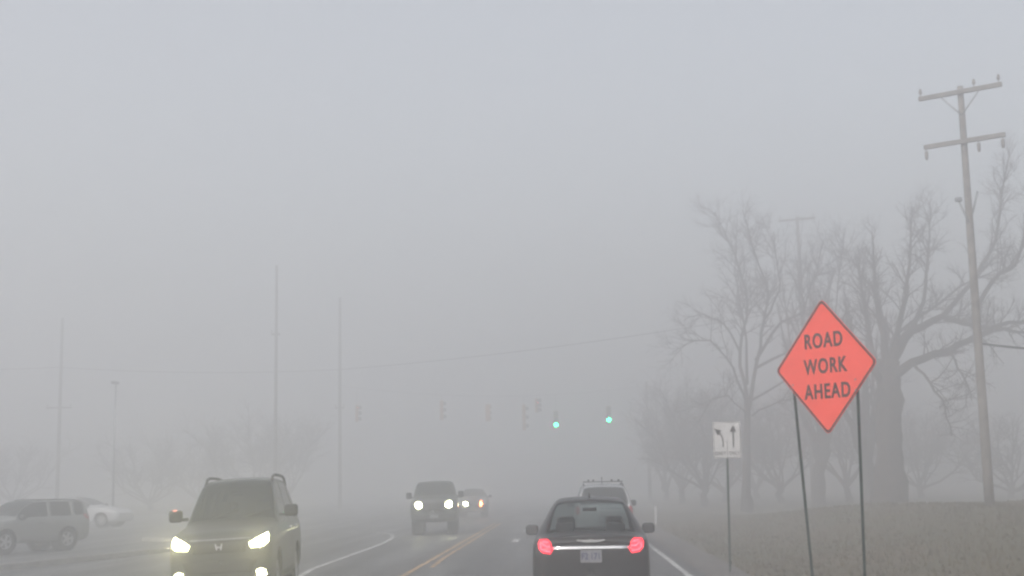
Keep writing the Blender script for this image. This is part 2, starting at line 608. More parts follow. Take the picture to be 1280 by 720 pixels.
def random_tree(base, H, spread, rnd, P, r=0.35, fork=0.3, nl=7, upright=0.5, name='bare_tree'):
    th = H * fork
    tp = [Vector((0, 0, -0.3)), Vector((0, 0, 0.3)), Vector((rnd.gauss(0, .1), rnd.gauss(0, .1), th * 0.6)), Vector((rnd.gauss(0, .2), rnd.gauss(0, .2), th))]
    top = tp[-1]
    tr = ([*tp], [r * 1.5, r * 1.1, r * 0.9, r * 0.8])
    limbs = []
    for k in range(nl):
        a = 6.283 * k / nl + rnd.uniform(-.4, .4)
        s0 = rnd.uniform(0.55, 1.0)
        st = tp[2].lerp(top, rnd.random()) if k else top
        out = spread * s0 * (0.25 if k == 0 else 1)
        hh = (H - th) * rnd.uniform(0.6, 1.0)
        e = Vector((math.cos(a) * out, math.sin(a) * out, th + hh * (upright + (1 - upright) * (1 - s0 * 0.6))))
        m1 = st.lerp(e, 0.35) + Vector((math.cos(a), math.sin(a), 0)) * out * 0.12 + Vector((rnd.gauss(0, .25), rnd.gauss(0, .25), -0.2))
        m2 = st.lerp(e, 0.7) + Vector((rnd.gauss(0, .3), rnd.gauss(0, .3), rnd.gauss(0, .2)))
        limbs.append(([st, m1, m2, e], r * rnd.uniform(0.35, 0.55), 0.03))
    return build_tree(base, limbs, rnd, P, tr, 0.3, name)


def loc_at(px, Y):
    """ground point below a pixel column at depth Y"""
    p = at(px, 600, Y)
    return Vector((p.x, Y, hz(p.x, Y)))


# the big old tree behind the sign, its limbs laid out from its look: thick low limbs bending right, upright suckers
rnd = random.Random(11)
YB = 67.0
baseB = loc_at(1112, YB)
def L(px, py, dy=0.0): return at(px, py, YB + dy) - baseB
limbsB = [
    ([L(1112, 470), L(1140, 452, -1), L(1185, 438, -2), L(1220, 420, -2), L(1260, 404, -2), L(1310, 396, -1)], 0.24, 0.06),
    ([L(1115, 450), L(1140, 415, 1), L(1178, 396, 1), L(1205, 404, 0), L(1250, 412, 0), L(1300, 418, 1)], 0.27, 0.05),
    ([L(1178, 396, 1), L(1218, 350, 1), L(1244, 300, 1), L(1254, 240, 1), L(1262, 190, 0)], 0.13, 0.03),
    ([L(1215, 400, -2), L(1240, 350, -2), L(1270, 330, -3), L(1282, 285, -3), L(1296, 240, -3)], 0.12, 0.03),
    ([L(1110, 460), L(1100, 400, 1), L(1093, 345, 1), L(1090, 290, 1)], 0.20, 0.03),
    ([L(1115, 450), L(1128, 390, -1), L(1138, 330, -1), L(1140, 262, -1)], 0.17, 0.03),
    ([L(1140, 415, 1), L(1158, 360, 2), L(1160, 310, 2), L(1164, 265, 2)], 0.12, 0.03),
    ([L(1105, 480), L(1070, 440, -1), L(1050, 410, -2), L(1020, 400, -3)], 0.18, 0.04),
    ([L(1105, 480), L(1085, 420, 2), L(1076, 360, 2), L(1068, 320, 2)], 0.18, 0.03),
    ([L(1140, 452, -1), L(1165, 480, -2), L(1180, 510, -3), L(1190, 545, -3)], 0.08, 0.02),
    ([L(1185, 438, -2), L(1205, 470, -3), L(1215, 500, -4)], 0.06, 0.02),
    ([L(1110, 470), L(1118, 420, 3), L(1200, 360, 4), L(1250, 335, 5)], 0.14, 0.03),
]
PB = dict(PT, dens=[3.2, 4.2, 5.5], len=[2.2, 1.1, 0.6], up=[0.45, 0.15, 0.0])
limbsB = [(p_, a_ * 1.12, b_) for p_, a_, b_ in limbsB]
t = build_tree(baseB, limbsB, rnd, PB, ([L(1109, 650), L(1111, 615), L(1112, 560), L(1112, 500), L(1112, 450)], [1.1, 0.78, 0.62, 0.58, 0.5], 1.8))
tag(t, 'thick bare old tree with limbs reaching right behind the leaning utility pole', 'tree', 'bare trees on the right')

YC = 76.0
baseC = loc_at(934, YC)
def L(px, py, dy=0.0): return at(px, py, YC + dy) - baseC
limbsC = [
    ([L(934, 520), L(945, 450), L(955, 400, -1), L(962, 370, -1), L(940, 310, -1), L(928, 262, -1)], 0.17, 0.03),
    ([L(955, 400, -1), L(975, 365, -2), L(972, 330, -2), L(967, 290, -2)], 0.10, 0.025),
    ([L(934, 500), L(925, 440, 1), L(935, 380, 1), L(920, 320, 1), L(905, 290, 1), L(893, 265, 1)], 0.15, 0.03),
    ([L(925, 440, 1), L(905, 405, 1), L(880, 392, 1), L(855, 400, 1)], 0.10, 0.02),
    ([L(934, 510), L(915, 460, -1), L(890, 425, -2), L(862, 428, -2), L(840, 440, -2)], 0.11, 0.02),
    ([L(936, 520), L(910, 495, -2), L(888, 500, -3), L(872, 530, -3)], 0.07, 0.02),
    ([L(940, 520), L(975, 500, -1), L(1010, 500, -2), L(1030, 520, -2)], 0.08, 0.02),
    ([L(945, 450), L(975, 405, 2), L(1005, 390, 2), L(1020, 340, 2), L(1030, 300, 2)], 0.14, 0.03),
    ([L(1005, 390, 2), L(1000, 350, 3), L(1002, 300, 3)], 0.08, 0.02),
    ([L(945, 460), L(1000, 430, 3), L(1042, 400, 3), L(1050, 330, 3), L(1055, 290, 3)], 0.12, 0.03),
    ([L(934, 480), L(930, 400, 3), L(918, 340, 3), L(922, 280, 3)], 0.12, 0.02),
    ([L(940, 500), L(990, 470, 0), L(1030, 455, -1), L(1060, 450, -1)], 0.1, 0.02),
]
PC = dict(PT, dens=[2.6, 4.2, 5.5], len=[2.6, 1.2, 0.6], up=[0.3, 0.1, 0.0])
limbsC = [(p_, a_ * 0.75, b_ * 0.9) for p_, a_, b_ in limbsC]
t = build_tree(baseC, limbsC, random.Random(5), PC, ([L(933, 640), L(933, 610), L(934, 560), L(934, 500)], [0.34, 0.23, 0.19, 0.16], 0.9))
tag(t, 'wide spreading bare tree behind the white lane arrow sign', 'tree', 'bare trees on the right')

PS = dict(PT, dens=[2.6, 3.2, 3.4], len=[1.7, 0.9, 0.5], up=[0.8, 0.4, 0.2], ang=(15, 45), trop=0.08)
t = random_tree(loc_at(1086, 77), 15.0, 2.8, random.Random(21), PS, 0.45, 0.2, 10, 0.8); tag(t, 'dense upright bare tree just right of the orange sign', 'tree', 'bare trees on the right')
t = random_tree(loc_at(1022, 86), 17.0, 2.6, random.Random(22), PS, 0.4, 0.22, 10, 0.85); tag(t, 'tall upright bare tree with vertical shoots above the orange sign', 'tree', 'bare trees on the right')
PF = dict(PT, dens=[2.6, 3.2, 2.4], len=[2.6, 1.5, 0.9], up=[0.3, 0.15, 0.1], r=[0.06, 0.028, 0.016])
far = [(975, 84, 9.5, 4.5, 'faint bare tree seen between the lane arrow sign and the orange sign'),
       (880, 78, 10.5, 4.2, 'faint bare tree rising left of the lane arrow sign'),
       (852, 90, 11.5, 3.0, 'dim bare tree above the white roadside post'),
       (905, 92, 9.0, 5.0, 'murky bare tree low behind the post of the lane arrow sign'),
       (945, 98, 9.5, 5.0, 'murky bare tree low right of the lane arrow sign'),
       (1110, 100, 9.5, 5.0, 'murky bare tree behind the thick old trunk'),
       (832, 98, 11.0, 2.4, 'barely visible tree right of the green traffic lights'),
       (1060, 80, 11.0, 4.6, 'hazy bare tree low between the legs of the orange sign'),
       (1150, 90, 8.0, 5.0, 'hazy low tree left of the leaning utility pole'),
       (1262, 84, 6.2, 5.5, 'dark low bushy tree right of the leaning utility pole'),
       (318, 92, 10.5, 5.2, 'misty round tree behind the oncoming roof racked car'),
       (358, 100, 9.5, 4.8, 'misty tree between the two tall poles left of the road'),
       (250, 104, 8.5, 5.0, 'misty tree left of the oncoming roof racked car'),
       (190, 98, 7.6, 5.2, 'misty low tree right of the lot lamp post'),
       (20, 100, 8.6, 5.4, 'misty tree above the parked silver car at the frame edge')]
for i, (px, Y, H, spd, lab) in enumerate(far):
    kf = 1.3 if px < 400 else 1.22             # they stand well back in the haze
    if True:
        Y *= kf; H *= kf; spd *= kf
    t = random_tree(loc_at(px, Y), H, spd, random.Random(40 + i), PF, 0.22, 0.1, 11, 0.3)
    tag(t, lab, 'tree', 'misty trees far behind')


# ------------------------------------------------------------------ utility poles
def sag(a, b, s, n=24):
    a, b = Vector(a), Vector(b)
    return [a.lerp(b, i / n) - Vector((0, 0, s * 4 * (i / n) * (1 - i / n))) for i in range(n + 1)]


def utility_pole(base, top, r0, r1, arms, label, group, yaw=0.0):
    """arms: (height, half length, drops) ; arm direction at yaw"""
    root = empty('utility_pole', base)
    tp = Vector(top) - Vector(base)
    v, f = [], []
    n = 10
    tube(v, f, [tp * (i / n) + Vector((0, 0, -0.4 if i == 0 else 0)) for i in range(n + 1)], [r0 + (r1 - r0) * i / n for i in range(n + 1)], 14)
    mesh_obj('pole', v, f, M['pole_wood'], root, True)
    d = Vector((math.cos(yaw), math.sin(yaw), 0))
    for (h, hl, pins, brace, off) in arms:
        c = tp * (h / tp.z) + d * off
        fwd = Vector((-d.y, d.x, 0)) * -(r1 + 0.07)
        bm = bmesh.new()
        add_box(bm, c + fwd, (2 * hl, 0.11, 0.14), 0.012, Matrix.Rotation(yaw, 3, 'Z'))
        arm = bm_obj('crossarm', bm, M['pole_wood'], root)
        for (q, kind) in pins:
            v, f = [], []
            p = c + fwd + d * (q * hl)
            if kind > 0:
                lathe(v, f, [(0.07, 0.02), (0.16, 0.02), (0.17, 0.055), (0.22, 0.06), (0.25, 0.04), (0.30, 0.045), (0.33, 0.02)], 'z', p, 10)
            else:
                lathe(v, f, [(-0.07, 0.015), (-0.14, 0.018), (-0.15, 0.06), (-0.2, 0.05), (-0.22, 0.06), (-0.3, 0.05), (-0.32, 0.06), (-0.42, 0.03)], 'z', p, 10)
            mesh_obj('insulator', v, f, M['porcelain'], arm, True)
        if brace:
            for s in (-1, 1):
                tube_obj('brace', [c + fwd + d * (s * hl * 0.5), c + Vector((0, 0, -0.75)) + fwd * 0.6], 0.022, M['galv'], root, 6)
    tag(root, label, 'utility pole', group)
    return root


b1 = loc_at(1237, 41); b1.x = at(1237, 630, 41).x; b1.z = hz(b1.x, 41)
top1 = at(1200, 108, 41); top1.y = 41
TH = top1.z - b1.z
G_P = 'wooden utility poles'
up1 = utility_pole(b1, top1, 0.15, 0.095, [(TH - 0.22, 1.30, [(-0.95, 1), (0.35, 1), (0.93, 1)], True, 0.02), (TH - 1.82, 1.26, [(-0.95, -1), (0.35, -1), (0.93, -1)], False, 0.05)],
                   'tall leaning wooden utility pole with two crossarms on the grass bank', G_P, R(-33))
# small lamp bracket and cutout on the pole
dv = top1 - b1
c = b1 + dv * ((at(1205, 250, 41).z - b1.z) / dv.z) - b1
bm = bmesh.new()
add_box(bm, c + Vector((-0.33, -0.1, 0.0)), (0.2, 0.16, 0.14), 0.03)
bm_obj('pole_switch', bm, M['galv'], up1)
tube_obj('switch_arm', [c + Vector((-0.33, -0.1, -0.02)), c + Vector((-0.05, -0.1, -0.75))], 0.03, M['galv'], up1, 6)
tube_obj('switch_arm', [c + Vector((0.28, -0.1, 0.25)), c + Vector((0.08, -0.1, -0.45))], 0.03, M['galv'], up1, 6)

b2 = loc_at(1016, 92)
top2 = b2 + Vector((-0.15, 0, 0)); top2.z = at(1014, 270, 92).z
utility_pole(b2, top2, 0.16, 0.11, [(top2.z - b2.z - 0.25, 1.3, [(-0.9, 1), (0.9, 1)], False, 0)], 'faint utility pole with one crossarm rising among the bare trees', G_P, R(-20))
b3 = loc_at(344, 98)
top3 = Vector((b3.x, 98, at(340, 332, 98).z))
utility_pole(b3, top3, 0.15, 0.10, [(13.4, 0.35, [(-0.9, 1)], False, 0)], 'tallest faint pole left of the road, above the oncoming roof racked car', G_P)
b4 = loc_at(425, 112)
top4 = Vector((b4.x, 112, at(416, 372, 112).z))
utility_pole(b4, top4, 0.17, 0.12, [(8.6, 0.4, [(-0.9, 1), (0.9, 1)], False, 0)], 'very faint pole holding the signal cable left of the road', G_P)
b5 = loc_at(72, 110)
top5 = Vector((b5.x, 110, at(66, 398, 110).z))
utility_pole(b5, top5, 0.17, 0.12, [(9.0, 1.1, [(-0.9, 1), (0.9, 1)], False, 0)], 'faint utility pole above the parked silver car', G_P)
b6 = loc_at(812, 120)
top6 = Vector((b6.x, 120, b6.z + 10.8))
utility_pole(b6, top6, 0.17, 0.12, [], 'barely visible signal pole right of the green traffic lights', G_P)

# lot lamp post
lb = loc_at(142, 86)
lt = at(140, 480, 86)
lp = empty('street_lamp', lb)
hh = lt.z - lb.z
v, f = [], []
tube(v, f, [(0, 0, -0.1), (0, 0, hh * 0.5), (0, 0, hh)], [0.09, 0.075, 0.06], 10)
mesh_obj('pole', v, f, M['galv'], lp, True)
bm = bmesh.new(); add_box(bm, (0.0, -0.15, hh + 0.06), (0.34, 0.75, 0.16), 0.04); bm_obj('lamp_head', bm, M['trim'], lp)
bm = bmesh.new(); add_box(bm, (0, 0, 0.25), (0.45, 0.45, 0.6), 0.05); bm_obj('base', bm, M['concrete'], lp)
tag(lp, 'slim parking lot lamp post with a box head, unlit', 'street lamp')


def cable(pts, r, label, group='overhead cables'):
    o = tube_obj('overhead_cable', pts, r, M['wire'], None, 5)
    tag(o, label, 'cable', group)


pa, pb, pc_ = at(-30, 462, 110), at(424, 462, 112), at(1012, 384, 92)
cable(sag(pa, at(72, 459, 110), 0.05, 6) + sag(at(72, 459, 110), pb, 0.35)[1:], 0.028, 'thin cable running level across the left haze above the parked silver car')
cable(sag(pb, pc_, 0.45), 0.03, 'long cable rising across the road above the green traffic lights')
cable(sag(at(1224, 429, 41), at(1330, 437, 40), 0.05), 0.035, 'short cable leaving the leaning pole to the right at limb height')


# ------------------------------------------------------------------ traffic signals
def signal(px, py, Y, yaw, lit, label, span_z, h=1.08):
    """py = centre of the head"""
    c = at(px, py, Y)
    root = empty('traffic_signal', c, (0, 0, yaw))
    h *= 1.3
    w = 0.42
    k = h / 3
    bm = bmesh.new()
    for i in (-1, 0, 1):
        add_box(bm, (0, 0, i * k), (w, 0.2, k * 0.97), 0.03)
    bm_obj('housing', bm, M['signal_yellow'], root)
    for i, nm in ((1, 'red'), (0, 'amber'), (-1, 'green')):
        m = M['e_green'] if (lit == 'green' and i == -1) else M['e_red'] if (lit == 'red' and i == 1) else M['lens_dark']
        v, f = [], []
        lathe(v, f, [(-0.10, 0.18), (-0.12, 0.175), (-0.145, 0.12), (-0.155, 0.04)], 'y', (0, 0, i * k), 18)
        mesh_obj('lens', v, f, m, root, True)
        v, f = [], []                       # open visor
        n = 14
        for j in range(n + 1):
            a = R(-35 + 250 * j / n)
            for (yy, rr) in ((-0.10, 0.195), (-0.38, 0.20)):
                v.append((math.cos(a) * rr, yy, i * k + math.sin(a) * rr))
        for j in range(n):
            f.append((2 * j, 2 * j + 1, 2 * j + 3, 2 * j + 2))
        vo = mesh_obj('visor', v, f, M['signal_black'], root, True)
        so = vo.modifiers.new('thick', 'SOLIDIFY'); so.thickness = 0.006
    hl = Matrix.Rotation(-yaw, 3, 'Z')
    tube_obj('hanger', [(0, 0, h / 2), (0, 0, span_z - c.z)], 0.022, M['galv'], root, 6)
    tag(root, label, 'traffic light', 'traffic lights hung over the junction')
    return c


spA = (Vector((b4.x, 112, 10.3)), Vector((b6.x, 120, 10.3)))
def span_at(x, s, sagv):
    t = (x - s[0].x) / (s[1].x - s[0].x)
    p = s[0].lerp(s[1], t)
    p.z -= sagv * 4 * t * (1 - t)
    return p
SG = 0.9
def on_span(px):
    """depth where the pixel column meets the span"""
    lo, hi = 112.0, 120.0
    for _ in range(40):
        m = (lo + hi) / 2
        x = at(px, 520, m).x
        t = (m - 112) / 8
        if x > spA[0].x + t * (spA[1].x - spA[0].x): lo = m
        else: hi = m
    return m
for (px, py, yaw, lit, lab, h) in [
    (695, 524, 0, 'green', 'traffic light showing green, left one of the lit pair', 1.15),
    (761, 518, 0, 'green', 'traffic light showing green, right one of the lit pair', 1.15),
    (655, 522, R(115), None, 'long dim traffic light turned sideways, just left of the lit pair', 1.75),
    (671, 507, R(70), 'red', 'dim reddish traffic light close beside the long sideways one', 0.95),
    (610, 516, R(160), None, 'faint traffic light seen from behind, over the oncoming amber lamp', 1.15),
    (552, 513, R(115), 'red', 'faint reddish traffic light above the oncoming dark pickup', 1.3),
    (446, 517, R(110), 'red', 'farthest left, faintest reddish traffic light over the side road', 1.1)]:
    Y = on_span(px)
    x = at(px, 520, Y).x
    signal(px, py, Y, yaw, lit, lab, span_at(x, spA, SG).z, h)
cable([span_at(spA[0].x + (spA[1].x - spA[0].x) * i / 30, spA, SG) for i in range(31)], 0.012, 'thin span cable that the traffic lights hang from')


# ------------------------------------------------------------------ signs
def rounded_poly(pts, r, n=5):
    out = []
    m = len(pts)
    for i in range(m):
        p, a, b = Vector(pts[i]), Vector(pts[i - 1]), Vector(pts[(i + 1) % m])
        d1, d2 = (a - p).normalized(), (b - p).normalized()
        q0, q1 = p + d1 * r, p + d2 * r
        for k in range(n + 1):
            t = k / n
            out.append((q0 * (1 - t) ** 2 + p * 2 * t * (1 - t) + q1 * t * t))
    return out


def plate_obj(name, outline, y0, y1, mat, parent, hole=None):
    """flat plate in local XZ between y0 (front) and y1; hole: inner outline of same count"""
    n = len(outline)
    v, f = [], []
    if hole is None:
        for y in (y0, y1): v += [(p[0], y, p[1]) for p in outline]
        f.append(tuple(range(n))); f.append(tuple(range(n, 2 * n))[::-1])
        for i in range(n):
            j = (i + 1) % n
            f.append((i, i + n, j + n, j))
    else:
        for y in (y0, y1):
            v += [(p[0], y, p[1]) for p in outline]; v += [(p[0], y, p[1]) for p in hole]
        for i in range(n):
            j = (i + 1) % n
            f.append((i, j, n + j, n + i)); f.append((2 * n + i, 3 * n + i, 3 * n + j, 2 * n + j))
            f.append((i, 2 * n + i, 2 * n + j, j)); f.append((n + i, n + j, 3 * n + j, 3 * n + i))
    return mesh_obj(name, v, f, mat, parent)


# orange diamond
YS = 16.8
cS = at(1031, 458, YS)
gS = hz(cS.x, cS.y)
rs = empty('road_work_sign', (cS.x, cS.y, gS), (0, 0, R(-50)))
hS = cS.z - gS
hd, hw_ = 0.865, 0.805
dia = [(0, hd), (hw_, 0), (0, -hd), (-hw_, 0)]
def sh(o, dz): return [(p[0], p[1] + dz) for p in o]
panel = plate_obj('sign_panel', sh(rounded_poly(dia, 0.07), hS), 0.0, 0.006, M['orange'], rs)
k1, k2 = 0.988, 0.948
plate_obj('border', sh(rounded_poly([(a * k1, b * k1) for a, b in dia], 0.06), hS), -0.003, 0.0005, M['black_ink'], panel,
          sh(rounded_poly([(a * k2, b * k2) for a, b in dia], 0.055), hS))
for s, dz, dx in (('ROAD', 0.325, -0.005), ('WORK', 0.0, 0.005), ('AHEAD', -0.32, 0.02)):
    text_obj('lettering', s, 0.262, M['black_ink'], panel, (dx, -0.003, hS + dz), (R(90), 0, 0), 0.76, 0.005, 0.0025, 1.16)


def channel_post(name, x0, x1, z0, z1, parent, mat=M['post_green'], y=0.03, w=0.015):
    """U-channel post from z0 to z1"""
    sec = [(-w, 0.0), (-w * 0.6, 0.0), (-w * 0.5, 0.022), (w * 0.5, 0.022), (w * 0.6, 0.0), (w, 0.0), (w, 0.004), (w * 0.75, 0.004), (w * 0.6, 0.027), (-w * 0.6, 0.027), (-w * 0.75, 0.004), (-w, 0.004)]
    v, f = [], []
    m = len(sec)
    for (x, z) in ((x0, z0), (x1, z1)):
        v += [(x + a, y + b, z) for a, b in sec]
    for k in range(m):
        f.append((k, (k + 1) % m, m + (k + 1) % m, m + k))
    f.append(tuple(range(m))); f.append(tuple(range(m, 2 * m)))
    o = mesh_obj(name, v, f, mat, parent)
    return o


channel_post('post', -0.34, -0.56, -0.3, hS - 0.13, rs)
channel_post('post', 0.38, 0.46, -0.3, hS - 0.13, rs)
for (x, z) in ((-0.53, hS - 0.2), (0.46, hS - 0.2), (-0.50, hS - 0.33), (0.455, hS - 0.33)):
    v, f = [], []
    lathe(v, f, [(-0.006, 0.011), (-0.001, 0.013)], 'y', (x, 0, z), 8)
    mesh_obj('bolt', v, f, M['galv'], panel)
bm = bmesh.new(); add_box(bm, (-0.04, 0.062, hS - 0.22), (1.0, 0.012, 0.04), 0.002); bm_obj('brace', bm, M['galv'], rs)
tag(rs, 'orange diamond ROAD WORK AHEAD sign on two dark green posts', 'sign')

# lane arrow sign
YL = 28.6
cL = at(907.5, 550, YL)
bL = at(912, 702, YL)
gL = hz(bL.x, YL)
ls = empty('lane_control_sign', (bL.x, YL, gL), (0, 0, R(-4)))
hL = cL.z - gL
W, Hh = 0.295, 0.39
rc = [(-W, -Hh), (W, -Hh), (W, Hh), (-W, Hh)]
dxl = cL.x - bL.x + 0.02
def sh2(o): return [(p[0] + dxl, p[1] + hL) for p in o]
lpan = plate_obj('sign_panel', sh2(rounded_poly(rc, 0.03)), 0, 0.004, M['sign_white'], ls)
q1 = [(-W + .012, -Hh + .012), (W - .012, -Hh + .012), (W - .012, Hh - .012), (-W + .012, Hh - .012)]
q2 = [(-W + .022, -Hh + .022), (W - .022, -Hh + .022), (W - .022, Hh - .022), (-W + .022, Hh - .022)]
plate_obj('border', sh2(rounded_poly(q1, 0.025)), -0.002, 0.0003, M['black_ink'], lpan, sh2(rounded_poly(q2, 0.02)))
plate_obj('divider', sh2([(-0.005, -Hh + .03), (0.005, -Hh + .03), (0.005, -0.02), (-0.005, -0.02)]), -0.002, 0.0003, M['black_ink'], lpan)


def arrow(ctr, head_dir, w=0.034):
    """ctr: centreline points of the shaft (x,z)"""
    n = len(ctr)
    Lp, Rp = [], []
    for i, p in enumerate(ctr):
        a, b = Vector(ctr[max(i - 1, 0)]), Vector(ctr[min(i + 1, n - 1)])
        t = (b - a).normalized()
        nn = Vector((-t.y, t.x)) * w / 2
        Lp.append(Vector(p) + nn); Rp.append(Vector(p) - nn)
    t = Vector(head_dir).normalized()
    nn = Vector((-t.y, t.x))
    e = Vector(ctr[-1])
    head = [e + nn * 0.072 - t * 0.02, e + t * 0.13, e - nn * 0.072 - t * 0.02]
    v, f = [], []
    for y in (-0.002, 0.0003):
        v += [(p[0] + dxl, y, p[1] + hL) for p in Lp + Rp + head]
    m = 2 * n + 3
    for i in range(n - 1):
        f.append((i, i + 1, n + i + 1, n + i)); f.append((m + i, m + n + i, m + n + i + 1, m + i + 1))
    f.append((2 * n, 2 * n + 1, 2 * n + 2)); f.append((m + 2 * n, m + 2 * n + 2, m + 2 * n + 1))
    return mesh_obj('arrow', v, f, M['black_ink'], lpan)


arrow([(-0.085, -0.15), (-0.083, -0.05), (-0.09, 0.02), (-0.108, 0.08), (-0.135, 0.13), (-0.165, 0.165)], (-0.75, 0.62), 0.03)
arrow([(0.135, -0.15), (0.135, 0.19)], (0, 1), 0.03)
text_obj('lettering', 'ONLY', 0.105, M['black_ink'], lpan, (dxl - 0.145, -0.002, hL - 0.285), (R(90), 0, 0), 0.72, 0.002, 0.002, 1.15)
text_obj('lettering', 'ONLY', 0.105, M['black_ink'], lpan, (dxl + 0.145, -0.002, hL - 0.285), (R(90), 0, 0), 0.72, 0.002, 0.002, 1.15)
channel_post('post', 0.0, dxl, -0.3, hL + 0.05, ls, M['post_green'], 0.006, 0.024)
tag(ls, 'white lane sign with left and straight arrows over ONLY', 'sign')

# delineators
for (px, y, h, lab) in ((818, 60, 0.98, 'thin white roadside marker post on the right verge'),):
    p = loc_at(px, y)
    dr = empty('roadside_marker_post', p)
    bm = bmesh.new(); add_box(bm, (0, 0, h / 2), (0.09, 0.03, h), 0.01); bm_obj('post', bm, M['sign_white'], dr)
    bm = bmesh.new(); add_box(bm, (0, -0.018, h - 0.12), (0.075, 0.006, 0.12), 0.002); bm_obj('reflector', bm, M['lens_off'], dr)
    tag(dr, lab, 'marker post')


# ------------------------------------------------------------------ vehicles
def pchip(ys_, t):
    n = len(ys_)
    i = min(int(t), n - 2)
    u = t - i
    def sl(k):
        if k <= 0 or k >= n - 1:
            return (ys_[1] - ys_[0]) if k <= 0 else (ys_[-1] - ys_[-2])
        a, b = ys_[k] - ys_[k - 1], ys_[k + 1] - ys_[k]
        return 0 if a * b <= 0 else 2 * a * b / (a + b)
    m0, m1 = sl(i), sl(i + 1)
    return (ys_[i] * (2 * u ** 3 - 3 * u * u + 1) + m0 * (u ** 3 - 2 * u * u + u) + ys_[i + 1] * (3 * u * u - 2 * u ** 3) + m1 * (u ** 3 - u * u))


NV = 10


def section(s):
    """s = y, zb, hw, belt, hwt, ztop, shrink"""
    y, zb, hw, belt, hwt, zt, k = s
    pts = [(0, zb), (hw * 0.84, zb), (hw * 0.97, zb + 0.10), (hw, zb + (belt - zb) * 0.5), (hw * 0.99, zb + (belt - zb) * 0.85),
           (hw * 0.95, belt), ((hw * 0.95 + hwt) / 2 + 0.01, (belt + zt) / 2 - 0.005), (hwt, zt - min(0.045, (zt - belt) * 0.3)), (hwt * 0.86, zt - 0.008), (hwt * 0.45, zt + 0.012), (0, zt + 0.02)]
    zm = (zb + zt) / 2
    return [(x * k, y, zm + (z - zm) * k ** 0.6) for x, z in pts]


